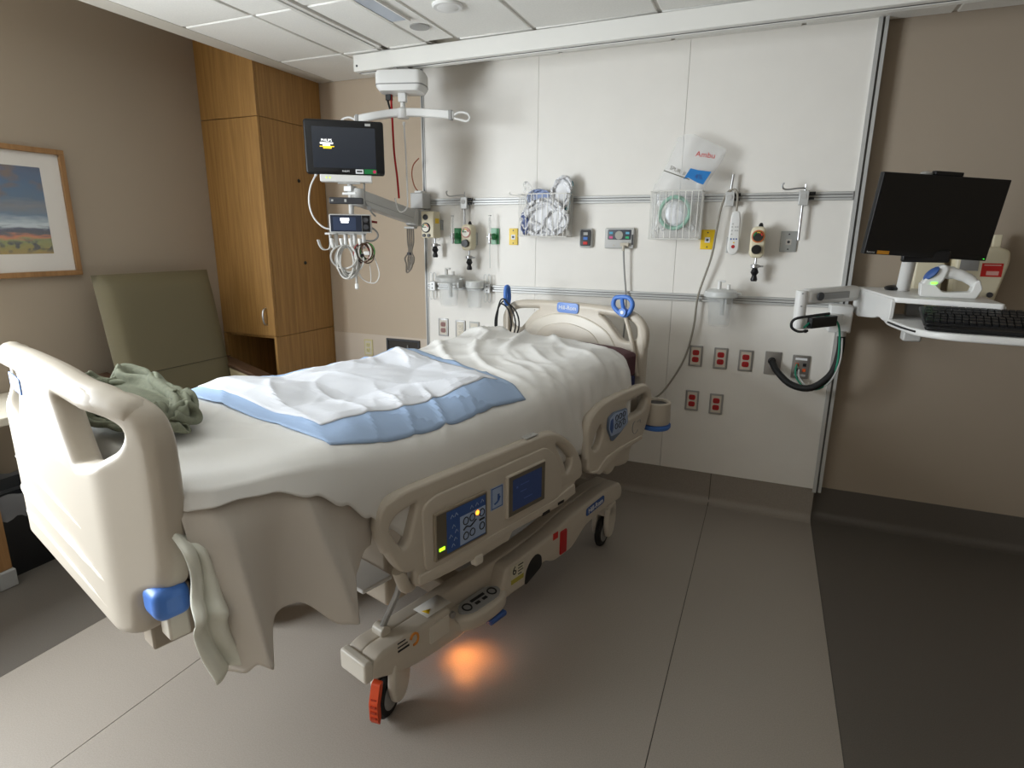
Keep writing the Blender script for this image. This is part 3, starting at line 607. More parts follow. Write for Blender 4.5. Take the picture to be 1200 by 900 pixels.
# base frame beams
bprof = rnd([(-.775,.205),(-.768,.258),(-.735,.275),(-.5,.28),(-.14,.295),(-.03,.30),(.12,.31),(.30,.345),(.55,.37),(.70,.365),(.73,.325),(.72,.275),(.55,.275),(.40,.25),(.30,.185),(.16,.18),(.10,.215),(-.02,.165),(-.12,.165),(-.25,.15),(-.40,.13),(-.6,.15),(-.70,.175)], .03)
bprof2 = rnd([(-.775,.205),(-.768,.258),(-.735,.275),(-.5,.28),(-.44,.28,.02),(-.40,.19),(-.18,.19,.04),(-.14,.29,.02),(-.03,.295),(.12,.31),(.30,.345),(.55,.37),(.70,.365),(.73,.325),(.72,.275),(.55,.275),(.40,.25),(.30,.185),(.16,.18),(.10,.215),(-.02,.165),(-.12,.165),(-.25,.15),(-.40,.14),(-.6,.15),(-.70,.175)], .03)
for s in (1, -1):
    b_ = plate('base_beam', bprof, [], .065, .012, M_bed, bed, SB(.355*s), res=3)
    plate('beam_side', bprof2, [], .075, .014, M_bed, b_, SB(.4155*s), res=3)
    if s > 0:
        obj('end_cap', MB().cbox((.388, -.778, .235), (.128, .034, .07)), M_bedl, b_, bev=.01, seg=3)
        lbm = mat('label_white', (216,212,204), .5)
        l1 = obj('warning_label', MB().add([(.365,-.53,.2795),(.435,-.53,.2795),(.435,-.42,.2805),(.365,-.42,.2805)], [(0,1,2,3)]).xf(Matrix.Translation((0,0,.003))), lbm, b_, solid=.001)
        obj('label_triangle', MB().add([(.395,-.52,.2838),(.425,-.515,.2838),(.408,-.492,.284)], [(0,1,2)]), M_yel, l1, solid=.001)
        M2 = Matrix.Translation((.4545,0,0)) @ SIDE
        obj('fine_print', MB().box(.4535,.4545,-.672,-.640,.272,.276).box(.4535,.4545,-.672,-.632,.258,.262).box(.4535,.4545,-.672,-.626,.243,.250), M_ink, b_)
        obj('orange_mark', MB().tube([(.455,-.605+.016*math.cos(a),.255+.02*math.sin(a)) for a in [PI*.9-PI*1.5*i/8 for i in range(9)]], .004, n=6), mat('orange_print', (206,130,50), .5), b_)
        plate('side_cover', rnd(rect(-.54,-.45,.195,.262), .008), [], .006, .002, M_bedl, b_, SB(.4535))
        obj('cover_knob', MB().cyl((.453,-.438,.255), (.463,-.438,.255), .012, n=14), M_steel, b_)
        pd = plate('pedal_pod', cat2([(.36,-.40),(.43,-.41),(.475,-.36),(.487,-.27),(.475,-.18),(.43,-.135),(.36,-.14)], 5), [], .06, .016, M_bed, b_, T(0,0,.182), res=3)
        Mp = T(.43,-.272,.214) @ Matrix.Rotation(math.radians(6), 4, 'Y')
        plate('pedal_pad', cat2([(-.032,-.07),(0,-.105),(.032,-.07),(.036,0),(.032,.07),(0,.105),(-.032,.07),(-.036,0)], 4), [], .008, .002, M_grey, pd, Mp)
        obj('pedal_mark', MB().tube([(.017*math.cos(a),-.066+.017*math.sin(a),.005) for a in [2*PI*i/8 for i in range(8)]], .003, n=5, closed=True, k=2).tube([(.017*math.cos(a),.066+.017*math.sin(a),.005) for a in [2*PI*i/8 for i in range(8)]], .003, n=5, closed=True, k=2).box(-.018,-.006,-.035,.035,.004,.0055).box(.002,.014,-.03,-.008,.004,.0055).box(.002,.014,.008,.03,.004,.0055).xf(Mp), M_ink, pd)
        obj('blue_tab', MB().cbox((.475,-.23,.142), (.03,.09,.02)), M_dblue, pd, bev=.006)
        lb = obj('side_label', MB().box(.4535, .4548, -.125, -.042, .207, .287), mat('label_cream', (206,200,178), .5), b_)
        obj('label_yellow', MB().box(.4548, .4552, -.122, -.045, .21, .230), mat('label_olive', (172,160,60), .5), lb)
        text('6', .05, M2 @ Matrix.Translation((-.102,.262,.0008)), M_ink, lb, 'print')
        obj('print_line', MB().box(.4548,.4553,-.080,-.048,.274,.279).box(.4548,.4553,-.080,-.053,.262,.266).box(.4548,.4553,-.080,-.048,.25,.254).box(.4548,.4553,-.080,-.058,.237,.241), M_ink, lb)
        obj('dark_recess', MB().prism(rnd([(-.038,.165),(-.03,.225),(.0,.262),(.04,.275),(.07,.255),(.075,.205)], .02), -.002, .002, SB(.4535)), M_black, b_)
        obj('red_pedal', MB().cbox((.435, .225, .25), (.05,.05,.11)), M_red, b_, bev=.008)
        obj('red_mark', MB().box(.4535,.4548,.15,.185,.285,.315), M_redl, b_, bev=.002)
        bd = plate('badge', rnd([(.40,.298),(.40,.335),(.55,.352),(.55,.315)], .012), [], .004, .001, M_dblue, b_, SB(.4545))
        text('Hill-Rom', .034, M2 @ Matrix.Translation((.475,.325,.003)) @ Matrix.Rotation(math.radians(6), 4, 'Z'), M_wink, bd)
obj('cross_beam', MB().box(-.33, .33, -.34, -.24, .19, .27), M_bedd, bed, bev=.012)
# casters
def caster(x, y, ang, pedal):
    M = Matrix.Translation((x, y, 0)) @ Matrix.Rotation(ang, 4, 'Z'); XZ = Matrix(((1,0,0,0),(0,0,1,0),(0,1,0,0),(0,0,0,1)))
    fp_ = rnd([(-.06,.215),(.045,.215),(.05,.16),(.055,.12),(.035,.06),(.0,.045),(-.04,.06),(-.065,.12)], .025)
    f = obj('caster_fork', MB().prism(fp_, .017, .044, XZ).prism(fp_, -.044, -.017, XZ).box(-.055,.04,-.044,.044,.165,.225).xf(M), M_bedl, bed, bev=.01, seg=3)
    tp_ = [(.03,-.0135),(.068,-.0135),(.076,-.006),(.076,.006),(.068,.0135),(.03,.0135)]
    w_ = obj('caster_wheel', MB().lathe((.015,0,.076), tp_, axis=(0,1,0), n=28).xf(M), M_rub, f)
    obj('wheel_hub', MB().cyl((.015,-.0155,.076), (.015,.0155,.076), .05, n=24).xf(M), M_grey, f)
    if pedal:
        obj('brake_pedal', MB().prism(rnd([(.068,.17),(.088,.165),(.108,.11),(.108,.05),(.098,.03),(.088,.05),(.09,.10),(.074,.14)], .006), -.015, .015, XZ).xf(M), mat('orange_brake', (206,74,34), .45), f, bev=.003)
        gr = MB()
        for z in (.06,.08,.10,.12): gr.cbox((.108 if z < .11 else .102, 0, z), (.006,.018,.008))
        obj('pedal_ridge', gr.xf(M), mat('orange_dark', (160,48,20), .5), f)
caster(.40, -.665, math.radians(-68), True); caster(-.40, -.70, math.radians(-20), False)
caster(.36, .72, math.radians(-80), False); caster(-.36, .735, math.radians(-60), False)
# amber floor light under the base
nl = obj('floor_light', MB().cbox((.40, -.33, .138), (.05,.07,.014)), glow('amber_lamp_glass', (255,120,40), 4), bed, bev=.004)
sd = bpy.data.lights.new('floor_light_beam', 'SPOT'); sd.energy = 2.2; sd.color = (1, .33, .07); sd.spot_size = math.radians(105); sd.spot_blend = 1; sd.shadow_soft_size = .015
so = bpy.data.objects.new('floor_light_beam', sd); COL.objects.link(so); so.parent = bed; so.location = (.40, -.33, .128)
so.rotation_euler = (Vector((.43, -.33, 0))-Vector((.40, -.33, .128))).to_track_quat('-Z', 'Y').to_euler()

# ================================================================ MATTRESS AND BEDDING
ZT = [(-1.26,.975),(-1.05,.965),(-.8,.948),(-.5,.932),(-.1,.938),(.2,.965),(.5,.990),(.7,.994),(.9,.985)]
def zt(v): return lerp(ZT, v)
mt = thing('mattress', 'maroon and navy hospital mattress showing at the head end', 'mattress', BO, BA)
def soft(mb, x0, x1, y0, y1, z0, zf, n=24, m=10):
    def top(a, b):
        x = x0+(x1-x0)*a; y = y0+(y1-y0)*b; return Vector((x, y, zf(y)-.02*(abs(2*a-1)**8)))
    mb.grid(top, m, n)
    nt = (m+1)*(n+1); ring = [i for i in range(m+1)] + [j*(m+1)+m for j in range(1, n+1)] + [n*(m+1)+i for i in range(m-1, -1, -1)] + [j*(m+1) for j in range(n-1, 0, -1)]
    low = [Vector((mb.v[i].x, mb.v[i].y, z0)) for i in ring]; o = len(mb.v); mb.v += low; k = len(ring)
    mb.f += [(ring[i], ring[(i+1) % k], o+(i+1) % k, o+i) for i in range(k)] + [tuple(range(o, o+k))]
    return mb
obj('mattress_top', soft(MB(), -.43, .395, -1.215, .905, .845, lambda y: zt(y)-.035+.028*sst(.70, .76, y)), mat('maroon_cover', (78,34,44), .6), mt, bev=.015)
obj('mattress_base', MB().box(-.43, .395, -1.215, .905, .747, .845), mat('navy_cover', (28,36,84), .6), mt, bev=.01)
def foot(v): return sst(-.62, -1.02, v)
def rdgf(ph, p): f_ = ph-math.floor(ph); return (1-abs(2*f_-1))**p
def rid(u, v):
    wp = N3(u*1.7, v*1.7, 3); wq = N3(u*1.5+7, v*1.5, 6)
    r1 = rdgf((v + .42*u)*5.2 + 1.3*wp, 5); m1 = min(1, max(0, N3(u*1.4+4, v*1.9, 8)+.35)*1.6)
    r2 = rdgf((v*.75 - u*.5)*5 + 1.5*wq, 6); m2 = min(1, max(0, N3(u*2, v*2, 21)+.12)*2)
    r3 = rdgf((v + .9*u)*9 + 1.6*wq, 4); m3 = max(0, N3(u*2.6, v*2.6, 33)+.05)*1.4
    return .034*r1*m1 + .027*r2*m2 + .016*r3*m3
def wrink(u, v):
    h = sst(-.04, .22, v)
    return .005*N3(u*2.3, v*2.3, 1) + .0025*N3(u*6, v*6, 5) + h*(rid(u, v) + .009*N3(u*6, v*6, 9) + .004*N3(u*15, v*15, 2)) + (1-h)*.28*rid(u+3, v)
def top_z(u, v):
    f = foot(v); e0 = .31+.11*f; d = max(0, u-e0); z = zt(v) - 3.4*d*d
    d = max(0, -.36-u); z -= 2.5*d*d
    return z
def sec(v):
    f = foot(v); zz = zt(v); ue = .43+.055*f
    ze = top_z(ue, v)
    edge = lerp([(-1.26,.935),(-1.15,.94),(-1.06,.93),(-.96,.89),(-.87,.83),(-.78,.755),(-.70,.68),(-.62,.62)], v)
    L = [(-.492,.70),(-.488,.80),(-.475,.88)]
    us = [-.455+(.455+ue)*i/60 for i in range(61)]
    P = L + [(u, top_z(u, v)) for u in us]
    zd = min(edge, ze-.012); n = 10; sid = []
    ub = .452+.062*f
    for i in range(1, n+1):
        t = i/n; z = ze + (zd-ze)*t; q = min(1, (ze-z)/.10); u = ue + (ub-ue)*math.sin(q*PI/2) + .01*f*t
        sid.append((u, z))
    return P, sid
sh = MB(); NV = 230; V0, V1 = -1.226, .725
rows = []
for j in range(NV+1):
    v = V0+(V1-V0)*j/NV; P, S = sec(v); row = []
    for k, (u, z) in enumerate(P):
        w_ = wrink(u, v); row.append(Vector((u - (.3*w_ if k < 3 else 0), v, z+.012+(w_ if k >= 3 else 0))))
    for k, (u, z) in enumerate(S):
        t = (k+1)/len(S); w_ = wrink(u+(P[-1][1]-z), v)
        hs = sst(.0, .25, v)*t*(1-t)*4*.007*(math.sin(v*46+5*N3(v*3, z*3, 5)+z*18)+.5*math.sin(v*83+2*z*9))
        row.append(Vector((u+.010+w_*.6*t+hs*(1-.4*t), v, z+.012*(1-t)+w_*(1-t))))
    # round the head end down
    e = sst(V1-.06, V1, v); row = [Vector((p.x, p.y, p.z - .03*e*e)) for p in row]
    rows.append(row)
rows = [[Vector((p.x - (.035*sst(-1.17, -1.235, p.y) if p.x > .3 else 0), p.y, p.z)) for p in r] for r in rows]
rows = [[Vector((p.x, p.y + .068*(1-sst(.12, .40, p.x))*sst(.45, .725, p.y), p.z)) for p in r] for r in rows]
wd_ = len(rows[0])
# head end skirt
last = rows[-1]
for dz, dy in ((.03, .016), (.07, .022)): rows.append([Vector((p.x*(.995), p.y+dy, max(p.z-dz, .70))) for p in last])
first = rows[0]
for dz, dy in ((.05, .010), (.15, .014)): rows.insert(0, [Vector((p.x*.99, p.y-dy, max(p.z-dz, .70))) if k < len(P)-4 else Vector((p.x-dy, p.y-dy*.3, p.z)) for k, p in enumerate(first)])
sh.v = [p for r in rows for p in r]
sh.f = [(j*wd_+i, j*wd_+i+1, (j+1)*wd_+i+1, (j+1)*wd_+i) for j in range(len(rows)-1) for i in range(wd_-1)]
so_ = obj('bed_sheet', sh, M_sheet, ang=180); so_.location = BO; so_.rotation_euler = (0,0,BA)
q = so_.modifiers.new('thickness', 'SOLIDIFY'); q.thickness = .004; q.offset = 1
tag(so_, 'rumpled white top sheet covering the hospital bed', 'sheet')
# under sheet hanging over the foot corner
HEM = [(-1.262,.56),(-1.20,.555),(-1.17,.585),(-1.13,.57),(-1.06,.63),(-1.015,.635),(-.956,.56),(-.918,.548),(-.875,.62),(-.81,.612),(-.74,.64)]
def bmp(x, c, w): return math.exp(-((x-c)/w)**2)
us_ = MB()
def und(a, b):
    v = -1.24+.515*b; f = foot(v); P, S = sec(v); ue = .43+.055*f; ze = top_z(ue, v); hem = lerp(HEM, v)
    ze -= .010
    t = a; z = ze + (hem-ze)*t; ub = .452+.062*f; q = min(1, (ze+.010-z)/.10)
    u = ue + (ub-ue)*math.sin(q*PI/2)
    # folds: fuller towards the hem
    am = t**1.1
    def cone(c0, c1, w0, w1):
        d = abs(v-(c0+(c1-c0)*t))/(w0+(w1-w0)*t); return math.exp(-d**1.35) if d < 6 else 0
    fold = .115*cone(-.985, -.93, .025, .060) + .10*cone(-1.17, -1.145, .03, .065) - .035*bmp(v, -1.04, .05)
    u += am*(fold*f + .004) + .008*N3(v*9, z*5, 4)*t - .03*(1-f)*t
    u -= .03*sst(-1.18, -1.245, v)
    return Vector((u+.003, v + .02*am*math.sin(v*19), z))
us_.grid(und, 40, 90)
uo = obj('hanging_under_sheet', us_, M_under, ang=180, solid=.003); uo.location = BO; uo.rotation_euler = (0,0,BA)
tag(uo, 'cream under sheet hanging in folds at the foot corner', 'sheet')
# greenish cloth corner hanging next to the footboard
gc = MB()
def gcf(a, b):
    z = .912-.35*b + .015*math.sin(a*PI)*b - .02*a*(1-b); w_ = .045+.045*b
    v = -1.268 + w_*a + .012*math.sin(b*7)+.018*b; pl = abs(math.sin(a*PI*1.6+.5+.6*b))
    u = .497 + .035*b + .030*pl*(.35+.65*b) + .010*N3(a*4, b*5, 2) - .045*sst(.16,0,b) + .02*math.exp(-((b-.55)/.06)**2)
    return Vector((u, v, z))
gc.grid(gcf, 24, 30)
go = obj('hanging_cloth_corner', gc, M_greenw, ang=180, solid=.004); go.location = BO; go.rotation_euler = (0,0,BA)
tag(go, 'greenish white cloth corner hanging down beside the footboard', 'cloth')
# absorbent pad: white centre, blue rim, creased where it was folded
def pad_uv(a, b):                     # a across (far -> near), b along (foot -> head)
    u0 = Vector((-.468, -.88)); u1 = Vector((.415, -.835)); h0 = Vector((-.462, .17)); h1 = Vector((.425, -.01))
    lo = u0.lerp(u1, a); hi = h0.lerp(h1, a); p = lo.lerp(hi, b)
    return p.x + .012*N3(a*3, b*3, 6), p.y + .015*N3(a*3, b*3, 16)
_pr = random.Random(11)
PH = [[_pr.uniform(-.5, 1) for i in range(8)] for j in range(8)]
def pad_z(u, v, a, b):
    A = a*4.2+.4+.12*math.sin(b*6); B = b*4.6+.3+.12*math.sin(a*7); i, j = int(A), int(B); s, t = A-i, B-j
    n_ = lambda x, y: PH[x % 8][y % 8]
    if (i+j) % 2: hh_ = n_(i, j)*(1-s-t)+n_(i+1, j)*s+n_(i, j+1)*t if s+t < 1 else n_(i+1, j+1)*(s+t-1)+n_(i, j+1)*(1-s)+n_(i+1, j)*(1-t)
    else: hh_ = n_(i, j)*(1-s)+n_(i+1, j)*(s-t)+n_(i+1, j+1)*t if s > t else n_(i, j)*(1-t)+n_(i, j+1)*(t-s)+n_(i+1, j+1)*s
    cr = .030*max(0, hh_+.5) + .004*(1-min(abs(s-.5), abs(t-.5))*2)
    return top_z(u, v) + wrink(u, v) + .018 + cr*min(1, 6*min(b, 1-b)+.15)*min(1, 5*(1-a)+.12)
pd_ = thing('absorbent_pad', 'creased white absorbent pad with blue border on the bed', 'bed pad', BO, BA)
def pad_part(a0, a1, b0, b1, na, nb, dz):
    def f(s, t):
        a = a0+(a1-a0)*s; b = b0+(b1-b0)*t; u, v = pad_uv(a, b); return Vector((u, v, pad_z(u, v, a, b)+dz))
    return MB().grid(f, na, nb)
obj('blue_backing', pad_part(0, 1, 0, 1, 60, 72, 0), M_padb, pd_, ang=5, solid=.002)
obj('white_quilted_centre', pad_part(.07, .865, .06, .95, 60, 72, .0025), M_padw, pd_, ang=5, solid=.002)
# crumpled sage gown near the footboard: a cloth squeezed together and left to settle on the bed
def settle_cloth(nx, ny, sx, sy, squeeze, steps, seed, zmax=.17, grav=.0006, dome=.08, free=0):
    rg = np.random.RandomState(seed); X, Y = np.meshgrid(np.linspace(-sx/2, sx/2, nx), np.linspace(-sy/2, sy/2, ny), indexing='ij')
    Z = rg.rand(nx, ny)
    for _ in range(3): Z[1:-1,1:-1] = (Z[:-2,1:-1]+Z[2:,1:-1]+Z[1:-1,:-2]+Z[1:-1,2:])/4
    P = np.stack([X, Y, .03*Z+.02*np.sin(X*19+3*np.sin(Y*9))*np.cos(Y*15+1)+.03+dome], -1)
    V = np.zeros_like(P); dx = sx/(nx-1); dy = sy/(ny-1); dg = math.hypot(dx, dy)
    S = lambda a, b: slice(a, b if b else None)
    cons = [((S(0,-1), S(0,0)), (S(1,0), S(0,0)), dx, 1), ((S(0,0), S(0,-1)), (S(0,0), S(1,0)), dy, 1), ((S(0,-1), S(0,-1)), (S(1,0), S(1,0)), dg, .5), ((S(0,-1), S(1,0)), (S(1,0), S(0,-1)), dg, .5), ((S(0,-2), S(0,0)), (S(2,0), S(0,0)), 2*dx, .25), ((S(0,0), S(0,-2)), (S(0,0), S(2,0)), 2*dy, .25)]
    R0 = np.hypot(X/(sx/2), Y/(sy/2))
    for it in range(steps):
        k = it/steps; Q = P.copy(); V[...,2] -= grav; P = P + V
        q = (1-(1-squeeze)*min(1, k/.6))*(1 if k < .75 else 1+(k-.75)*free)
        # walls of a shrinking ellipse push the cloth together
        a_, b_ = sx/2*q, sy/2*q
        for _ in range(8):
            for a, b, L, w_ in cons:
                d = P[b]-P[a]; l = np.sqrt((d*d).sum(-1, keepdims=True))+1e-9; e = d*((l-L)/l)*.5*w_*.8
                if w_ < .3: e = np.where(l < L, e, 0)
                P[a] += e; P[b] -= e
            r = np.hypot(P[...,0]/a_, P[...,1]/b_)[..., None]*.93; m = np.maximum(r, 1)
            P[..., :2] /= m
            g = dome*np.clip(1-(P[...,0]/a_)**2-(P[...,1]/b_)**2, 0, 1)**.7; lo = P[...,2] < g
            P[...,2] = np.clip(P[...,2], g, zmax)
        V = (P-Q)*.75
        V[lo] *= .3
    return P
gp = settle_cloth(84, 60, 1.25, .85, .36, 130, 5, zmax=.2, grav=.0005, dome=.065, free=1.6)
gw = MB(); nx_, ny_ = gp.shape[:2]
for j in range(ny_):
    for i in range(nx_):
        p = gp[i, j]; c_, s_ = math.cos(-.1), math.sin(-.1)
        gx_ = -.14+(p[0]*c_-p[1]*s_)*1.25; gy_ = -1.115+(p[0]*s_+p[1]*c_)*.72
        gw.v.append(Vector((gx_, gy_, top_z(gx_, gy_)+.014+p[2]*1.25)))
gw.f = [(j*nx_+i, j*nx_+i+1, (j+1)*nx_+i+1, (j+1)*nx_+i) for j in range(ny_-1) for i in range(nx_-1)]
gwo = obj('crumpled_gown', gw, M_gown, ang=180, sub=1); gwo.location = BO; gwo.rotation_euler = (0,0,BA)
q = gwo.modifiers.new('thickness', 'SOLIDIFY'); q.thickness = .004; q.offset = 1
tag(gwo, 'crumpled sage green gown heaped on the bed by the footboard', 'gown')

# ================================================================ HEAD WALL FITTINGS
def wthing(name, label, cat, x, z, group=None, y=0): return thing(name, label, cat, (x, y, z), 0, group)
RU, RLW = 1.708, 1.188
for z, lb in ((RU, 'upper horizontal aluminium equipment rail on the head wall'), (RLW, 'lower horizontal aluminium equipment rail on the head wall')):
    r = thing('equipment_rail', lb, 'rail', (-.845, 0, z))
    obj('rail_flange', MB().box(-1.185, 1.185, -.016, 0, .008, .02), M_alu, r, bev=.002)
    obj('rail_flange', MB().box(-1.185, 1.185, -.016, 0, -.02, -.008), M_alu, r, bev=.002)
    obj('rail_web', MB().box(-1.185, 1.185, -.008, 0, -.008, .008), M_alu, r)
    obj('rail_groove', MB().box(-1.185, 1.185, -.0095, -.008, .005, .008), M_alud, r)
    obj('rail_groove', MB().box(-1.185, 1.185, -.0095, -.008, -.008, -.005), M_alud, r)
    obj('end_cap', MB().box(1.185, 1.188, -.016, 0, -.02, .02), M_grey, r)
# --- duplex outlets
def wslot(mb, x, z, w, h, y): return mb.box(x-w/2, x+w/2, y-.0008, y, z-h/2, z+h/2)
def outlet(x, z, label, body=M_red, plate_m=M_steel, group=None, y=0, name='power_outlet'):
    t = wthing(name, label, 'outlet', x, z, group, y)
    plate('cover_plate', rnd(rect(-.036,.036,-.0585,.0585), .004), [], .007, .0025, plate_m, t, WB(0,-.0035,0))
    obj('strap', MB().box(-.026,.026,-.0078,-.0068,-.048,.048), mat('plate_cream', (212,204,190), .5), t)
    for dz in (.0195, -.0195):
        k = plate('receptacle', rnd([(-.018,-.015),(.018,-.015),(.018,.015),(-.018,.015)], .012), [], .005, .001, body, t, WB(0,-.0085,dz))
        sl = MB(); wslot(sl, -.006, .003, .0022, .008, -.011); wslot(sl, .006, .003, .0022, .007, -.011); sl.cyl((0,-.0118,-.006), (0,-.011,-.006), .0022, n=8)
        obj('slot', sl.xf(T(0,0,dz)), M_black, k)
    obj('screw', MB().cyl((0,-.0075,0), (0,-.0068,0), .0025, n=8), M_chrome, t)
    return t
G = 'red outlets on the head wall'
outlet(-.322, .865, 'red duplex outlet in steel plate, leftmost of the upper row of three', group=G)
outlet(-.190, .863, 'red duplex outlet in steel plate, middle of the upper row of three', group=G)
outlet(-.061, .861, 'red duplex outlet in steel plate, rightmost of the upper row of three', group=G)
outlet(-.322, .608, 'red duplex outlet in steel plate, left one of the lower pair', group=G)
outlet(-.191, .602, 'red duplex outlet in steel plate, right one of the lower pair', group=G)
outlet(-1.926, .92, 'brown duplex outlet in steel plate beside the left panel trim', body=mat('dusty_pink', (150,110,104), .5))
outlet(-1.80, .915, 'ivory outlet in steel plate just above the far bed edge', body=mat('ivory_receptacle', (222,214,198), .5))
outlet(-1.70, .912, 'partly hidden pale outlet behind the sheet near the headboard', body=mat('ivory_receptacle', (222,214,198), .5), plate_m=M_lgrey)
iv = outlet(-2.572, .724, 'ivory outlet on the pale lower wall beside the wardrobe', body=mat('ivory_yellow', (206,196,148), .5), plate_m=mat('ivory_plate', (206,196,148), .5), y=YF-.004)
vt = thing('wall_vent', 'dark recessed wall box low on the wall behind the bed', 'wall box', (-2.28, YF-.004, .735))
obj('frame', MB().box(-.135, .135, -.012, 0, .055, .07).box(-.135, .135, -.012, 0, -.07, -.055).box(-.135, -.12, -.012, 0, -.055, .055).box(.12, .135, -.012, 0, -.055, .055), M_dgrey, vt, bev=.002)
obj('back_plate', MB().box(-.12, .12, -.003, 0, -.055, .055), mat('vent_brown', (52,46,40), .6), vt)
obj('toggle', MB().cbox((.04,-.008,.02), (.006,.012,.025)), M_grey, vt)
# --- conduit outlet plates feeding the workstation
hp = wthing('conduit_plate', 'steel wall plate with a black round conduit fitting', 'wall plate', .074, .86)
plate('cover_plate', rnd(rect(-.040,.040,-.062,.062), .004), [], .008, .003, M_steel, hp, WB(0,-.004,0))
obj('conduit_fitting', MB().lathe((-.005,-.008,.012), [(.02,0),(.02,.008),(.015,.010),(.015,.028),(.001,.03)], axis=(0,-1,0), n=18), M_black, hp)
obj('nut', MB().lathe((-.002,-.008,-.016), [(.014,0),(.014,.008),(.009,.01)], axis=(0,-1,0), n=6), M_chrome, hp)
jp = wthing('data_plate', 'steel data jack plate with orange jacks and white labels', 'wall plate', .209, .852)
plate('cover_plate', rnd(rect(-.042,.042,-.062,.062), .004), [], .008, .003, M_steel, jp, WB(0,-.004,0))
for dz in (.042, -.044): obj('label_strip', MB().box(-.028,.028,-.0092,-.008,dz-.006,dz+.006), M_wink, jp)
for i, (dx, dz, c) in enumerate(((-.018,.012,'o'),(.018,.012,'b'),(-.018,-.016,'b'),(.018,-.016,'o'))):
    obj('jack', MB().cbox((dx,-.0095,dz), (.016,.004,.016)), mat('orange_jack', (214,90,40), .5) if c == 'o' else M_ink, jp)
# --- coloured single plates
def single(x, z, w, h, name, label, m, ins=None, ring=None):
    t = wthing(name, label, 'wall plate', x, z)
    plate('cover_plate', rnd(rect(-w/2, w/2, -h/2, h/2), .003), [], .008, .0025, m, t, WB(0,-.004,0))
    if ins: obj('socket_insert', MB().cbox((0,-.009,-.002), (.026,.003,.028)), ins, t)
    obj('socket', MB().cyl((0,-.0122,-.002), (0,-.0104,-.002), .007, n=14), M_dgrey, t)
    for dz in (.036, -.038): obj('screw', MB().cyl((0,-.0088,dz), (0,-.008,dz), .004, n=10), M_dgrey, t)
    return t
single(-1.432, 1.502, .056, .097, 'gas_outlet_plate', 'yellow medical air outlet plate left of the left wire basket', mat('pale_yellow', (240,208,90), .45), M_wink)
y2 = single(-.312, 1.496, .070, .102, 'gas_outlet_plate', 'yellow medical air outlet plate under the right wire basket corner', M_yel, M_wink)
sg = single(.082, 1.490, .078, .102, 'gas_outlet_plate', 'grey metal vacuum outlet plate below the right rail bracket', mat('grey_plate', (176,178,176), .4, .4), mat('plate_white', (200,196,188), .5))
# --- rail clamps with hook / post
def clamp(x, z, label, hook=True, rod=0, post=0):
    t = wthing('rail_bracket', label, 'bracket', x, z)
    obj('clamp_block', MB().box(-.024,.020,-.052,-.018,-.045,.026), M_alu, t, bev=.003)
    obj('clamp_screw', MB().cyl((-.004,-.056,-.002), (-.004,-.052,-.002), .013, n=18), M_lgrey, t)
    obj('clamp_knob', MB().cyl((.02,-.034,.012), (.048,-.034,.012), .008, n=12).cyl((.02,-.034,-.012), (.044,-.034,-.012), .006, n=12), M_black, t)
    if hook: obj('hook_arm', MB().tube([(-.002,-.036,.022),(-.002,-.04,.036),(-.03,-.05,.036),(-.075,-.065,.030),(-.098,-.073,.034),(-.105,-.078,.052),(-.096,-.08,.060)], .0042), M_chrome, t)
    if hook: obj('hook_pin', MB().cyl((0,-.038,.026), (0,-.038,.056), .003, n=8), M_chrome, t)
    if rod: obj('drop_rod', MB().cyl((-.004,-.036,-.045), (-.004,-.036,-.045-rod), .0065, n=12), M_chrome, t)
    if post: obj('post', MB().cyl((-.002,-.036,.026), (.004,-.036,.026+post), .0065, n=12), M_chrome, t)
    return t
clamp(-1.742, RU, 'chrome hook bracket clamped to the upper rail left of the baskets', rod=.12)
cl2 = clamp(-.214, RU, 'rail bracket with short upright post beside the right wire basket', hook=False, post=.085)
clamp(.128, RU, 'chrome hook bracket with long drop rod at the right rail end', rod=.165)
def clip(x, label):
    t = wthing('rail_clip', label, 'clip', x, RLW)
    obj('clip_block', MB().box(-.02,.02,-.036,-.018,-.03,.03), M_alu, t, bev=.003)
    obj('clip_dot', MB().cyl((0,-.038,.012), (0,-.036,.012), .004, n=8).cyl((0,-.038,-.012), (0,-.036,-.012), .004, n=8), M_black, t)
    for s in (-1, 1):
        for up in (-1, 1):
            obj('wire_loop', MB().tube([(.013*s-.009,-.03,.028*up),(.013*s-.009,-.03,.075*up),(.013*s,-.03,.085*up),(.013*s+.009,-.03,.075*up),(.013*s+.009,-.03,.028*up)], .0022, n=6), M_frost, t)
clip(-1.985, 'wire loop clip on the lower rail beside the left trim'); clip(-1.595, 'wire loop clip on the lower rail right of the left canister')
# --- vacuum regulators
def trap(t, x, z, s=1):
    obj('vacuum_trap', MB().lathe((x,-.065,z), [(.006,0),(.006,-.03)][::-1], n=10).lathe((x,-.065,z-.052), [(.017,0),(.022,.004),(.022,.016),(.014,.02)], n=16).cyl((x+.02,-.065,z-.042), (x+.038,-.065,z-.042), .005, n=8), M_chrome, t)
    obj('trap_bulb', MB().lathe((x,-.065,z-.118), [(.014,0),(.017,.01),(.011,.03),(.02,.045),(.016,.055),(.012,.066)], n=16), M_black, t)
ra = wthing('suction_regulator', 'boxy cream suction regulator with two dials beside the left trim', 'regulator', -1.945, 1.569)
obj('housing', MB().box(-.062,.026,-.115,-.03,-.08,.08), M_cream, ra, bev=.006)
obj('wall_adapter', MB().box(-.03,.03,-.03,0,-.03,.03), M_grey, ra)
dialm = mat('dial_face', (226,222,208), .4)
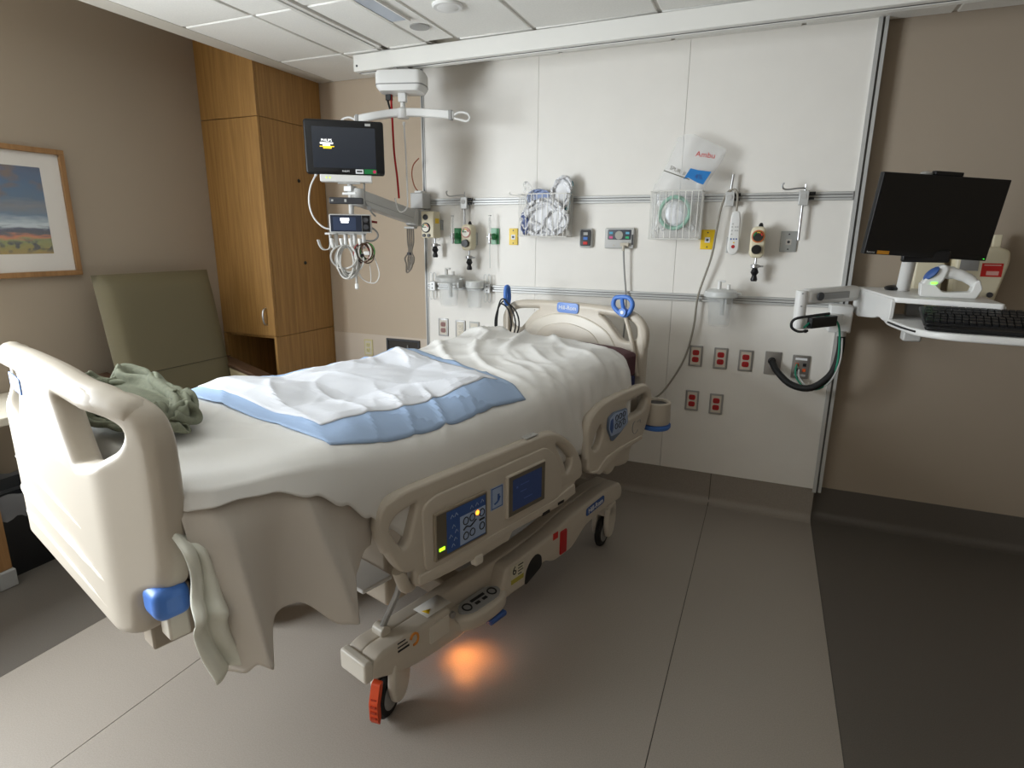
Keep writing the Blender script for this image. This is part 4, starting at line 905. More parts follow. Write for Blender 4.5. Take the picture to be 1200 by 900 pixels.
def dial(t, x, y, z, r, m=dialm, ring=M_ink, zones=True):
    d = obj('dial', MB().lathe((x,y,z), [(r,0),(r,.005),(r*.9,.007),(.001,.007)], axis=(0,-1,0), n=24), ring, t)
    obj('dial_face', MB().cyl((x,y-.0072,z), (x,y-.0078,z), r*.8, n=24), m, d)
    if zones:
        for a0, a1, c in ((.15, .95, 'zone_red'), (1.05, 1.9, 'zone_yellow'), (2.0, 3.1, 'zone_green')):
            pts = [(x+r*.62*math.cos(a0+(a1-a0)*i/5), y-.0084, z+r*.62*math.sin(a0+(a1-a0)*i/5)) for i in range(6)]
            obj('dial_zone', MB().tube(pts, r*.11, n=5, smooth=False), mat(c, {'zone_red':(200,60,50),'zone_yellow':(226,180,60),'zone_green':(40,140,80)}[c], .5), d)
    obj('needle', MB().cbox((x-r*.15,y-.009,z+r*.1), (r*.7,.001,r*.14)), M_ink, d)
dial(ra, -.028, -.115, -.018, .030); dial(ra, -.030, -.115, .045, .017, M_black, M_dgrey, False)
obj('knob', MB().cyl((-.042,-.115,-.064), (-.042,-.124,-.064), .010, n=12), M_black, ra)
obj('knob', MB().cyl((-.008,-.115,-.064), (-.008,-.124,-.064), .010, n=12), M_black, ra)
obj('yellow_tag', MB().box(.026,.0275,-.095,-.05,.008,.038), M_yel, ra)
trap(ra, .005, -.08); obj('clear_port', MB().sphere((.03,-.07,-.088), .012, n=10, m=6), M_clear, ra)
def regulator(x, z, label, sc=1, vivid=False):
    t = wthing('vacuum_regulator', label, 'regulator', x, z)
    b = rnd([(-.036*sc,-.058),(-.022,-.076),(.022,-.076),(.036*sc,-.058),(.036*sc,.058),(.022,.078),(-.022,.078),(-.036*sc,.058)], .016)
    plate('housing', b, [], .07, .012, M_cream, t, WB(0,-.072,0), res=3)
    obj('wall_adapter', MB().box(-.028,.028,-.037,0,-.045,.03), M_lgrey, t, bev=.004)
    dial(t, 0, -.107, .03, .031, mat('dial_dark', (48,44,40), .4) if vivid else dialm, mat('dial_rim', (196,110,60), .4) if vivid else mat('dial_rim_pink', (196,140,130), .4))
    obj('knob', MB().lathe((-.002,-.107,-.034), [(.024,0),(.022,.02),(.001,.021)], axis=(0,-1,0), n=20), M_black, t)
    obj('top_lever', MB().lathe((.008,-.07,.076), [(.012,0),(.010,.012),(.005,.02)], n=10), M_black, t)
    trap(t, 0, -.076); return t
regulator(-1.70, 1.494, 'rounded cream vacuum regulator in front of the left green flowmeter')
regulator(-.062, 1.484, 'rounded cream vacuum regulator with coloured dial right of the remote', vivid=True)
# --- oxygen flowmeters
def flow(x, z, label, tail):
    t = wthing('oxygen_flowmeter', label, 'flowmeter', x, z)
    plate('gas_plate', rnd(rect(-.027,.027,-.048,.048), .003), [], .008, .002, M_green if not tail else mat('pale_green_plate', (150,196,168), .45), t, WB(0,-.004,0))
    if tail: obj('plate_edge', MB().box(.014,.027,-.0095,-.008,-.047,.047), M_green, t)
    obj('green_knob', MB().lathe((-.002,-.008,-.002), [(.018,0),(.02,.012),(.014,.03),(.010,.045)], axis=(0,-1,0), n=16), M_green, t)
    obj('valve_body', MB().cyl((-.012,-.055,-.022), (-.012,-.055,.016), .011, n=14).cyl((-.03,-.055,-.004), (.0,-.055,-.004), .007, n=10).lathe((-.012,-.055,-.046), [(.007,0),(.010,.008),(.006,.024)], n=12), M_chrome, t)
    obj('flow_tube', MB().cyl((-.012,-.055,.016), (-.012,-.055,.118), .0095, n=14), M_clear, t)
    obj('flow_cap', MB().cyl((-.012,-.055,.118), (-.012,-.055,.123), .0098, n=14).cyl((-.012,-.055,.016), (-.012,-.055,.110), .002, n=6), M_lgrey, t)
    if tail: obj('oxygen_tubing', MB().tube([(-.012,-.055,-.046),(-.012,-.055,-.10),(-.010,-.055,-.19)], .0028, n=6), M_frost, t)
flow(-1.807, 1.503, 'green oxygen flowmeter half hidden behind the left cream regulator', False)
flow(-1.554, 1.503, 'green oxygen flowmeter with clear upright tube left of the yellow plate', True)
# --- call button and nurse station
cbn = wthing('call_button', 'small grey call switch with three coloured buttons on head wall', 'switch', -.977, 1.498)
plate('housing', rnd(rect(-.038,.038,-.053,.053), .016), [], .022, .006, M_lgrey, cbn, WB(0,-.011,0))
plate('key_panel', rnd(rect(-.031,.031,-.044,.046), .010), [], .004, .001, M_dgrey, cbn, WB(0,-.0235,0))
for dz, c in ((.024, M_lgrey), (-.002, M_blue), (-.028, M_redl)): obj('button', MB().cbox((0,-.0265,dz), (.026,.003,.016)), c, cbn, bev=.002)
ns = wthing('nurse_station', 'nurse call station with round speaker and coloured buttons', 'control panel', -.783, 1.499)
plate('housing', rnd(rect(-.083,.083,-.056,.056), .010), [], .024, .005, M_lgrey, ns, WB(0,-.012,0))
plate('key_panel', rnd(rect(-.065,.066,-.008,.046), .006), [], .003, .001, mat('station_slate', (72,76,84), .4), ns, WB(0,-.0252,0))
obj('speaker', MB().lathe((0,-.0265,.016), [(.024,0),(.022,.004),(.001,.0045)], axis=(0,-1,0), n=22), mat('speaker_grey', (170,168,158), .5), ns)
for dx, dz, c in ((-.046,.028,(90,170,200)),(-.046,.004,(214,90,140)),(.046,.028,(110,180,210)),(.046,.004,(60,180,120))):
    obj('button', MB().cbox((dx,-.0278,dz), (.020,.002,.012)), mat('btn%d' % c[0], c, .4), ns)
obj('side_grille', MB().box(.070,.079,-.0258,-.024,-.035,.02), M_dgrey, ns)
obj('jack', MB().cbox((.034,-.033,-.034), (.046,.018,.018)).cyl((-.03,-.026,-.04), (-.03,-.024,-.04), .004, n=8), mat('plug_beige', (198,190,174), .5), ns, bev=.002)
cc = wthing('hanging_lead', 'grey cord dropping from the nurse call station behind the bed', 'cord', -.752, 1.46, y=-.03)
obj('cord', MB().tube([(0,-.014,.0),(.003,-.012,-.05),(.012,-.006,-.15),(.026,0,-.275),(.03,.0,-.38),(.02,.004,-.6)], .0048), M_grey, cc)
obj('plug', MB().cyl((0,-.014,.0), (0,-.014,-.03), .008), mat('plug_beige', (198,190,174), .5), cc)
# --- remote handset hung on the post
rm_ = wthing('bed_remote', 'white handset remote hanging from the rail beside the regulator', 'remote control', -.178, 1.53, y=-.055)
plate('case', rnd([(-.017,.108),(.017,.108),(.024,.07),(.027,-.02),(.029,-.085),(.012,-.110),(-.012,-.110),(-.029,-.085),(-.027,-.02),(-.024,.07)], .012), [], .024, .007, M_white, rm_, WB(0,0,0), res=3)
for dz, xs, c in ((.045,(-.010,),'g'),(.03,(-.012,.004,.014),'g'),(.012,(-.012,.004,.014),'g'),(-.006,(-.012,),'g'),(-.03,(-.013,0,.013),'b'),(-.048,(.002,),'y'),(-.068,(.0,),'r')):
    for xx in xs: obj('button', MB().cyl((xx,-.0125,dz), (xx,-.0138,dz), .009 if c == 'r' else .004, n=10), {'g':M_lgrey,'b':M_dblue,'y':M_yel,'r':M_red}[c], rm_)
obj('handset_cord', MB().tube([(0,0,.105),(.0,.0,.15),(-.004,.005,.195),(-.022,.012,.215),(-.052,.01,.20),(-.075,.006,.13),(-.09,.004,0),(-.105,.01,-.13),(-.155,.02,-.33),(-.165,.02,-.5),(-.20,.015,-.68),(-.29,.01,-.86),(-.36,0,-.93),(-.42,-.05,-.96)], .0058), mat('cord_beige', (150,144,132), .55), rm_)
obj('cradle', MB().box(-.034,.012,.018,.053,-.10,-.02), M_lgrey, rm_)
# --- suction canisters
def canister(x, z, label):
    t = wthing('suction_canister', label, 'canister', x, z, y=-.11)
    obj('jar', MB().lathe((0,0,-.155), [(.001,0),(.048,.0),(.052,.006),(.066,.15),(.0645,.15),(.050,.008),(.001,.003)], n=32), M_clear, t)
    obj('lid', MB().lathe((0,0,-.008), [(.068,0),(.082,.004),(.084,.014),(.080,.03),(.06,.042),(.001,.044)], n=36), M_frost, t)
    obj('spout', MB().cyl((-.01,-.01,.034), (-.01,-.01,.075), .010, n=12).cyl((.035,-.005,.032), (.035,-.005,.06), .009, n=12).box(-.018,.018,-.016,-.004,.07,.08), M_white, t, bev=.002)
    obj('lid_tab', MB().cbox((.088,0,.014), (.02,.03,.008)), M_frost, t)
    obj('shutoff_float', MB().cyl((.012,0,-.10), (.012,0,-.01), .012, n=12), M_frost, t)
    obj('holder', MB().box(-.025,.025,.06,.094,-.03,.02).box(.03,.055,.03,.092,-.045,.0), M_alu, t, bev=.003)
canister(-1.822, 1.232, 'clear suction canister on the lower rail near the left trim')
canister(-.212, 1.212, 'clear suction canister on the lower rail above the red outlets')
jb = thing('spare_jar', 'faint frosted suction jar right of the left clear canister', 'canister', (-1.66, -.075, 1.19))
obj('jar', MB().lathe((0,0,-.12), [(.04,0),(.05,.12),(.047,.12),(.037,.004)], n=24), M_clear, jb)
obj('rim', MB().lathe((0,0,0), [(.05,0),(.056,.004),(.056,.04),(.05,.045)], n=24), M_frost, jb)
obj('rail_hook', MB().box(-.02,.02,.04,.058,-.02,.02), M_lgrey, jb)
# --- wire baskets and their bags
def basket(x, z, w, h, label, nv=9):
    t = wthing('wire_basket', label, 'basket', x, z)
    d0, d1 = -.02, -.135
    mb = MB(); rr = .0022
    for zz in (0, h):
        mb.tube([(-w/2,d0,zz),(w/2,d0,zz),(w/2,d1,zz),(-w/2,d1,zz)], .0032, n=6, smooth=False, closed=True)
    obj('rim_wire', mb, M_whitem, t)
    for i in range(nv):
        xx = -w/2+w*(i+.5)/nv
        obj('upright_wire', MB().tube([(xx,d1,h),(xx,d1,0),(xx,d0,0)], rr, n=5, smooth=False), M_whitem, t)
    for i in range(4):
        yy = d0+(d1-d0)*(i+.5)/4
        for s in (-1, 1): obj('side_wire', MB().cyl((s*w/2,yy,0), (s*w/2,yy,h), rr, n=5), M_whitem, t)
    for xx in (-w/2+.006, w/2-.006): obj('hanging_strap', MB().box(xx-.006, xx+.006, d0, d0+.004, -.0, h), M_whitem, t)
    return t
bl = basket(-1.205, 1.505, .290, .232, 'white wire basket stuffed with plastic wrapped kits, left of the call switch')
obj('side_hook', MB().tube([(-.145,-.10,.225),(-.18,-.11,.228),(-.205,-.12,.234),(-.20,-.125,.245)], .0025, n=6), M_whitem, bl)
basket(-.474, 1.498, .258, .240, 'white wire basket holding the resuscitation bag right of the nurse station', 8)
def pillow(outline, depth, seed, amp, fq=14, nr=9, cx=None, M=TOP, both=1):
    P = cat2(outline, 5); c = Vector((sum(p[0] for p in P)/len(P), sum(p[1] for p in P)/len(P))); mb = MB(); n = len(P)
    for sgn in (1, -1):
        o = len(mb.v)
        for j in range(nr+1):
            s = j/nr
            for i, p in enumerate(P):
                x = c.x+(p[0]-c.x)*s; y = c.y+(p[1]-c.y)*s; e = max(0, 1-s**2.2)**.55
                nn = N3(x*fq, y*fq, seed+sgn*3); rg = (1-2.4*abs(nn))
                mb.v.append(M @ Vector((x, y, sgn*(depth*e*(.75+.25*N3(x*5, y*5, seed)) + amp*rg*min(1, e*2)))))
        mb.f += [(o+j*n+i, o+j*n+(i+1) % n, o+(j+1)*n+(i+1) % n, o+(j+1)*n+i) for j in range(nr) for i in range(n)]
    return mb
def crumple(w, h, seed, thick, sq=.62):
    P = settle_cloth(34, 34, w/sq, h/sq, sq, 70, seed, zmax=thick, grav=.0002, dome=thick*.35); mb = MB()
    mb.v = [Vector(P[i, j]) for j in range(34) for i in range(34)]
    mb.f = [(j*34+i, j*34+i+1, (j+1)*34+i+1, (j+1)*34+i) for j in range(33) for i in range(33)]
    return mb
def packet(x, z, w, h, y, rot, seed, m, label, th=.035):
    o = obj('packet', crumple(w, h, seed, th).xf(WALL @ Matrix.Rotation(rot, 4, 'Z')), m, ang=30); o.location = (x, y, z)
    return tag(o, label, 'packet', 'wrapped packets in the left basket')
packet(-1.215, 1.61, .25, .20, -.085, .25, 3, M_bagw, 'crumpled clear wrapper filling the front of the left wire basket')
packet(-1.12, 1.735, .12, .20, -.06, -.35, 8, M_bagw, 'white wrapped packet standing out of the left wire basket', .03)
packet(-1.09, 1.72, .05, .22, -.035, -.2, 12, mat('teal_wrapper', (120,176,190), .4), 'teal edged packet at the right back of the left wire basket', .02)
packet(-1.245, 1.715, .16, .10, -.045, -.15, 14, mat('blue_wrapper', (150,166,206), .4), 'pale blue packet showing above the left wire basket', .02)
packet(-1.32, 1.575, .05, .12, -.105, .1, 17, mat('slate_wrapper', (110,122,166), .4), 'slate blue packet in the lower left corner of the left basket', .02)
packet(-1.13, 1.585, .16, .13, -.10, .6, 21, M_bagw, 'creased white packet in the lower right of the left basket', .03)
packet(-1.31, 1.735, .06, .15, -.06, .3, 25, M_bag, 'clear film packet corner standing at the left of the left basket', .02)
ab = thing('resuscitator_bag', 'clear resuscitator bag with red and blue print above the right basket', 'plastic bag', (-.474, -.08, 1.50))
obj('bag_film', pillow([(-.12,.01),(0,.004),(.118,.012),(.12,.12),(.125,.235),(.165,.31),(.222,.42),(.18,.455),(.09,.50),(.05,.515),(-.01,.505),(-.03,.46),(-.09,.32),(-.13,.245),(-.125,.12)], .042, 4, .006, 13, M=WALL), M_bag, ab, ang=40)
def fl_(x, z, r): return WB(x, -.052, z) @ Matrix.Rotation(r, 4, 'Z')
text('Ambu', .036, fl_(.13,.405,math.radians(-9)), M_redl, ab, 'red_lettering', sx=1.1)
text('SPUR  II', .026, fl_(.0,.335,math.radians(-24)), mat('olive_ink', (70,66,40), .5), ab, 'dark_lettering')
obj('print_line', MB().box(-.07,.07,-.0008,0,-.002,.002).xf(T(-.005,-.052,.315) @ Matrix.Rotation(math.radians(20), 4, 'Y')), mat('olive_ink', (70,66,40), .5), ab)
obj('blue_patch', MB().prism([(.03,.292),(.062,.345),(.10,.335),(.165,.325),(.15,.30),(.13,.265),(.10,.275),(.055,.30)], .0515, .0525, WALL), mat('cyan_print', (32,120,190), .45), ab)
text('4%', .034, fl_(.105,.302,math.radians(-8)) @ T(0,0,.0012), M_dblue, ab, 'patch_print')
mk = thing('oxygen_mask', 'pale green ring mask folded inside the right wire basket', 'mask', (-.478, -.108, 1.61))
obj('mask_cushion', MB().tube([(.075*math.cos(a),-.006+.01*math.sin(3*a),.078*math.sin(a)+.02) for a in [2*PI*i/12 for i in range(12)]], .010, closed=True), mat('mint_ring', (168,208,190), .35, alpha=.7), mk)
obj('mask_dome', MB().sphere((0,.012,.015), .06, sc=(1,.3,1.05)), M_bagw, mk)
tb_ = thing('tubing_coil', 'coiled corrugated tubing at the bottom of the right wire basket', 'tubing', (-.474, -.07, 1.515))
obj('tubing', MB().tube([(-.10+.018*i, .02*math.sin(i*2.1), .022+.028*abs(math.sin(i*1.7))) for i in range(12)], .009, n=7), M_white, tb_)

# ================================================================ PATIENT MONITOR ON ITS ARM
MP = Vector((-2.11, -.688, 1.947)); MA = math.radians(35)
pm = thing('patient_monitor', 'dark patient monitor with startup logo on its screen', 'monitor', MP, MA)
plate('bezel', rnd(rect(-.202,.202,-.134,.136), .018), [], .05, .010, M_black, pm, WB(0,.025,0))
obj('screen', MB().box(-.162,.158,-.0012,0,-.102,.100), mat('monitor_glass', (46,50,58), .12, emit=.05), pm)
wg = glow('white_screen_print', (240,240,240), 1.2)
text('PHILIPS', .018, WB(-.09,-.0014,.033), wg, pm, 'screen_print', sx=.95)
obj('screen_print', MB().box(-.123,-.058,-.0022,-.0012,.015,.023).box(-.11,-.072,-.0022,-.0012,.006,.012), wg, pm)
obj('screen_print', MB().box(-.125,-.052,-.0022,-.0012,.001,.005).box(-.108,-.066,-.0022,-.0012,-.007,.001), glow('yellow_screen_print', (236,196,40), 1.1), pm)
text('PHILIPS', .012, WB(0,-.0014,-.117), M_wink, pm, 'brand_print')
obj('label', MB().box(.05,.09,-.0012,0,-.128,-.106), M_wink, pm)
obj('label_mark', MB().box(.056,.084,-.0018,-.0012,-.120,-.112), M_ink, pm)
gl = obj('green_label', MB().box(.095,.16,-.0012,0,-.128,-.104), M_green, pm)
obj('red_dot', MB().cyl((.148,-.0012,-.116), (.148,-.0022,-.116), .009, n=14), mat('magenta_dot', (200,40,90), .5), gl)
obj('model_label', MB().box(.108,.136,-.0012,0,.110,.122), M_lgrey, pm)
obj('base_housing', MB().box(-.133,.134,-.02,.05,-.172,-.136), M_white, pm, bev=.005)
obj('indicator', MB().cyl((-.10,-.0205,-.152), (-.10,-.0215,-.152), .004, n=8).cyl((-.082,-.0205,-.152), (-.082,-.0215,-.152), .004, n=8), glow('lime_led', (190,220,60), 1), pm)
obj('vent_slot', MB().box(-.045,.07,-.006,.03,-.180,-.172), M_lgrey, pm)
ar = thing('swing_mount', 'grey jointed wall arm carrying the patient monitor', 'arm', (-2.04, -.05, 1.66))
Minv = T(2.04, .05, -1.66)
wdir = Vector((math.cos(MA), math.sin(MA), 0)); bdir = Vector((-math.sin(MA), math.cos(MA), 0))
pole = MP + bdir*.045 + wdir*.015
obj('wall_block', MB().box(-.045,.045,-.06,.038,.005,.10).box(-.04,.04,-.055,.038,-.10,.0), M_lgrey, ar, bev=.006)
obj('mount_tab', MB().box(-.02,.03,-.05,.0,.10,.112), M_white, ar, bev=.003)
A_ = Vector((-2.06,-.12,1.612)); B_ = Vector((pole.x+.035, pole.y+.02, 1.70)); dd = B_-A_; Lg = dd.length; dx_ = dd.normalized(); dy_ = Vector((0,0,1)).cross(dx_).normalized(); dz_ = dx_.cross(dy_)
MA2 = Matrix(((dx_.x,dy_.x,dz_.x,A_.x),(dx_.y,dy_.y,dz_.y,A_.y),(dx_.z,dy_.z,dz_.z,A_.z),(0,0,0,1)))
obj('spring_arm', MB().box(0, Lg, -.03, .03, -.042, .042).cyl((0,0,-.05), (0,0,.05), .042, n=20).cyl((Lg,0,-.045), (Lg,0,.045), .036, n=20).xf(Minv @ MA2), M_lgrey, ar, bev=.006)
obj('arm_seam', MB().box(.04, Lg-.03, -.0312, .0312, -.012, -.009).xf(Minv @ MA2), M_grey, ar)
obj('pole', MB().cyl((pole.x, pole.y, 1.46), (pole.x, pole.y, 1.79), .014).xf(Minv), M_white, ar)
obj('tilt_bracket', MB().cbox((pole.x, pole.y, 1.745), (.05,.05,.028)).cbox((pole.x, pole.y, 1.72), (.09,.03,.014)).xf(Minv), M_white, ar, bev=.003)
def mth(name, label, cat, x, y, z): return thing(name, label, cat, MP + wdir*x + bdir*y + Vector((0,0,z)), MA)
db = mth('module_dock', 'dark grey narrow dock bar under the patient monitor', 'dock', -.006, .0, -.267)
obj('dock_bar', MB().cbox((0,0,0), (.176,.05,.033)), M_dgrey, db, bev=.006)
obj('dock_mark', MB().cbox((-.004,-.0255,0), (.011,.001,.014)).cbox((-.072,-.0255,0), (.011,.001,.010)), M_lgrey, db)
ml = mth('measurement_module', 'small white framed module with dark screen below the dock', 'monitor', .010, .0, -.384)
plate('case', rnd(rect(-.110,.110,-.049,.048), .008), [], .06, .006, M_lgrey, ml, WB(0,0,0))
obj('front_panel', MB().box(-.103,.058,-.0312,-.03,-.043,.042), mat('module_glass', (44,50,64), .25), ml)
obj('screen_outline', MB().box(-.090,.028,-.0318,-.0312,-.036,.032), mat('module_screen', (58,68,90), .2, emit=.08), ml)
obj('screen_print', MB().box(-.052,-.006,-.0326,-.0318,.012,.028).box(-.048,-.010,-.0326,-.0318,.002,.010), wg, ml)
obj('connector_block', MB().box(.060,.102,-.034,-.03,-.043,.042), M_black, ml, bev=.002)
obj('connector', MB().cyl((.08,-.034,.018), (.08,-.038,.018), .014, n=16).cyl((.08,-.034,-.018), (.08,-.038,-.018), .014, n=16), M_dgrey, ml)
hk = mth('cable_hook_rack', 'rack of five white hooks holding monitor cables', 'hooks', -.04, .0, -.45)
obj('rack_bar', MB().cbox((.02,.02,.012), (.22,.006,.010)), M_white, hk)
for i, x in enumerate((-.08,-.032,.018,.066,.114)):
    x -= .0
    w_ = .012
    if i == 0: pts = [(x+.02,0,.012),(x+.02,0,-.045),(x+.01,-.004,-.068),(x-.015,-.012,-.072),(x-.032,-.02,-.055),(x-.042,-.026,-.02)]
    else: pts = [(x,.016,.012),(x,.01,-.04),(x-.003,-.006,-.062),(x-.012,-.03,-.060),(x-.018,-.045,-.035),(x-.02,-.048,-.012)]
    mb = MB(); pp = catmull([Vector(p) for p in pts], 4); off = Vector((.010,.002,0)) if i else Vector((.004,.012,0))
    for p in pp: mb.v += [p-off, p+off]
    mb.f = [(2*k, 2*k+1, 2*k+3, 2*k+2) for k in range(len(pp)-1)]
    obj('hook', mb, M_white, hk, solid=.005)
def coil(t, name, m, c, rx, rz, n, r, jit, seed):
    rs = random.Random(seed)
    for k in range(n):
        a0 = rs.uniform(0, 6.28); sx = rx*(1+rs.uniform(-jit, jit)); sz = rz*(1+rs.uniform(-jit, jit)); ox = rs.uniform(-.5,.5)*rx; oy = rs.uniform(-.02,.02)
        obj(name, MB().tube([(c[0]+ox+sx*math.cos(a), c[1]+oy+.012*math.sin(2*a+a0), c[2]+rz-sz+sz*math.sin(a)) for a in [2*PI*i/14 for i in range(14)]], r, n=6, closed=True, k=3), m, t)
cg = mth('monitor_cable', 'thick grey monitor cable coiled on the white hooks', 'cable', -.01, -.03, -.575)
coil(cg, 'cable_loop', mat('cable_grey', (190,188,183), .5), (-.004,0,0), .056, .075, 10, .005, .24, 3)
obj('cable_tail', MB().tube([(.03,0,.07),(.038,0,-.02),(.036,-.004,-.09),(.036,0,-.135)], .006), mat('cable_grey', (176,174,168), .5), cg)
obj('cable_plug', MB().lathe((.036,0,-.16), [(.004,0),(.011,.006),(.011,.026),(.005,.036)], n=12), M_white, cg)
cw = mth('electrode_leads', 'bundle of brown and coloured electrode leads on the hooks', 'cable', .075, -.03, -.535)
for i, c in enumerate(((70,50,36),(70,50,36),(84,58,40),(150,40,40),(60,120,50),(34,30,30),(200,196,186))):
    coil(cw, 'lead', mat('lead%d' % i, c, .5), (0,0,0), .036-.002*(i % 3), .05-.003*(i % 2), 1, .0035, .15, 20+i)
obj('lead_clip', MB().cbox((.012,-.02,-.004), (.03,.012,.02)), M_white, cw, bev=.003)
obj('lead_snap', MB().cbox((-.012,-.022,-.016), (.022,.012,.016)), M_black, cw, bev=.003)
wl = mth('white_lead', 'thin white sensor lead looping below the coiled cables', 'cable', .08, -.02, -.64)
obj('lead', MB().tube([(-.055,0,.03),(-.04,0,-.02),(.0,0,-.055),(.045,0,-.06),(.068,0,-.02),(.062,0,.03),(.045,0,.08)], .0028, n=6).tube([(-.05,0,.02),(-.02,.004,-.04),(.02,.004,-.055),(.02,.004,.04)], .0022, n=6), M_white, wl)
obj('lead_end', MB().cyl((.045,0,.08), (.04,0,.095), .005, n=8), M_white, wl)
sc_ = mth('side_cable', 'white cable bowing from the monitor to its module', 'cable', -.17, .02, -.13)
obj('cable', MB().tube([(.012,0,-.01),(-.018,0,-.07),(-.03,0,-.15),(-.012,0,-.225),(.035,0,-.275),(.08,.01,-.285)], .0045), M_white, sc_)
obj('plug', MB().cyl((.016,0,.0), (.012,0,-.012), .007, n=8), M_white, sc_)
gcab = mth('module_cable', 'grey cable curling behind the measurement module', 'cable', .12, .03, -.36)
obj('cable', MB().tube([(-.01,.0,-.04),(.02,.01,-.06),(.03,.01,-.09),(.0,.01,-.115),(-.06,.01,-.11)], .005), M_grey, gcab)
obj('red_plug', MB().cyl((.0,0,-.012), (.03,0,-.016), .006, n=8), mat('plug_red', (130,30,26), .5), gcab)
gcd = mth('arm_cable', 'grey cable running down along the monitor arm', 'cable', .09, .03, -.17)
obj('cable', MB().tube([(0,0,.0),(-.002,0,-.06),(.0,.01,-.10),(.03,.02,-.15),(.05,.05,-.17)], .005), M_grey, gcd)
obj('cable_clip', MB().cbox((.02,.02,-.13), (.02,.02,.02)), M_grey, gcd)
cr = thing('cable_bunch', 'bunched grey cables tied below the wall arm block', 'cable', (-2.075, -.13, 1.545))
for i in range(4):
    x = -.024+.014*i
    obj('cable', MB().tube([(x,0,.01),(x*1.0,0,-.08),(x*.5-.004,-.004,-.14),(x*1.6-.01,.0,-.18),(x*1.1-.016,.004,-.22),(x*.6-.022,-.004,-.27+.02*i),(x*-.4-.012,0,-.24),(x*-.6,0,-.17)], .0052, n=6), mat('cable_taupe', (122,114,104), .55), cr)
obj('cable_tie', MB().cyl((-.012,0,-.145), (-.012,0,-.160), .018, n=10), M_dgrey, cr)
obj('cable_collar', MB().cbox((0,0,.006), (.075,.04,.014)), M_lgrey, cr, bev=.004)
rl = thing('red_loop_cable', 'thin brown red cable arcing from the wall arm block', 'cable', (-2.05, -.06, 1.775))
obj('cable', MB().tube([(.006,0,.19),(-.03,-.01,.15),(-.042,-.01,.09),(-.03,-.005,.03),(-.01,0,0)], .0035, n=6), mat('cable_rust', (140,70,46), .5), rl)
obj('cable_boot', MB().cyl((-.012,0,0), (-.008,0,-.012), .007, n=8), M_black, rl)

# ================================================================ WORKSTATION AT THE RIGHT
ws = thing('workstation_arm', 'white jointed wall arm with work tray and keyboard tray', 'arm', (.16, -.36, 1.2))
WI = T(-.16, .36, -1.2)
def slab(p0, p1, h, t, mb=None, z0=0):
    mb = mb or MB(); p0 = Vector(p0); p1 = Vector(p1); d = (p1-p0); L_ = d.length; d.normalize(); s = Vector((0,0,1)).cross(d).normalized(); n = d.cross(s)
    M = Matrix(((d.x,s.x,n.x,p0.x),(d.y,s.y,n.y,p0.y),(d.z,s.z,n.z,p0.z),(0,0,0,1)))
    mb.box(0, L_, -t/2, t/2, -h/2, h/2, M); return mb
obj('elbow_post', MB().cyl((.155,-.36,1.10), (.155,-.36,1.275), .026, n=20).xf(WI), M_white, ws, bev=.004)
obj('post_screw', MB().cyl((.157,-.388,1.262), (.157,-.384,1.262), .004, n=8).cyl((.157,-.388,1.205), (.157,-.384,1.205), .004, n=8).cyl((.157,-.388,1.15), (.157,-.384,1.15), .004, n=8).xf(WI), M_grey, ws)
obj('lower_arm', slab((.16,-.35,1.125), (.345,-.10,1.125), .055, .06).xf(WI), M_white, ws, bev=.006)
obj('arm_cover', slab((.185,-.352,1.128), (.30,-.197,1.128), .05, .07).xf(WI), M_black, ws, bev=.004)
obj('wall_mount', MB().box(.30,.40,-.13,-.014,1.06,1.19).xf(WI), M_white, ws, bev=.006)
u_a = slab((.16,-.355,1.245), (.40,-.115,1.255), .072, .06); u_a.xf(WI)
obj('upper_arm', u_a, M_white, ws, bev=.02, seg=3)
ui = slab((.2226,-.3416,1.248), (.3626,-.2016,1.253), .03, .006); obj('arm_inset', ui.xf(WI), M_grey, ws, bev=.001)
obj('inset_badge', MB().cyl((.232,-.335,1.249), (.237,-.340,1.249), .019, n=16).xf(WI), M_dgrey, ws)
# work tray
tq = [(.408,-.03),(.475,-.595),(.805,-.73),(.825,-.385),(.72,-.03)]
tr = plate('work_tray', rnd(tq, .02), [], .022, .004, M_white, ws, WI @ T(0,0,1.269))
obj('tray_side', MB().prism(rnd([(-.57,1.288),(-.57,1.20,.03),(-.50,1.188,.03),(-.43,1.20,.03),(-.36,1.185,.03),(-.10,1.16,.03),(0,1.18,.02),(0,1.288)], .01), -.008, .008, WI @ T(.412,-.03,-.015) @ Matrix.Rotation(math.radians(6.7), 4, 'Z') @ SIDE), M_white, tr, bev=.003)
obj('tray_lip', MB().add([(.806,-.715,1.27),(.824,-.39,1.27),(.824,-.39,1.205),(.806,-.715,1.205)], [(0,1,2,3)]).xf(WI), M_white, tr, solid=.008)
kt = plate('keyboard_tray', rnd([(.48,-.36),(.465,-.60),(.505,-.87,.08),(.60,-.955,.1),(1.06,-1.0,.05),(1.04,-.60),(.74,-.36)], .05), [], .026, .008, M_white, ws, WI @ T(0,0,1.178), res=3)
obj('tray_slot', MB().tube([(.466,-.62,1.181),(.484,-.76,1.181),(.512,-.868,1.181)], .004, n=6).xf(WI), M_ink, kt)
obj('tray_hanger', MB().box(.56,.62,-.42,-.38,1.190,1.259).xf(WI), M_lgrey, kt)
obj('height_lever', MB().box(.50,.56,-.76,-.70,1.128,1.165).xf(WI), M_lgrey, kt, bev=.006)
obj('screen_pole', MB().cyl((.572,-.20,1.28), (.556,-.35,1.46), .027, n=20).xf(WI), M_white, ws)
obj('pole_clamp', MB().cbox((.60,-.388,1.437), (.17,.036,.05)).xf(WI), M_black, ws, bev=.008)
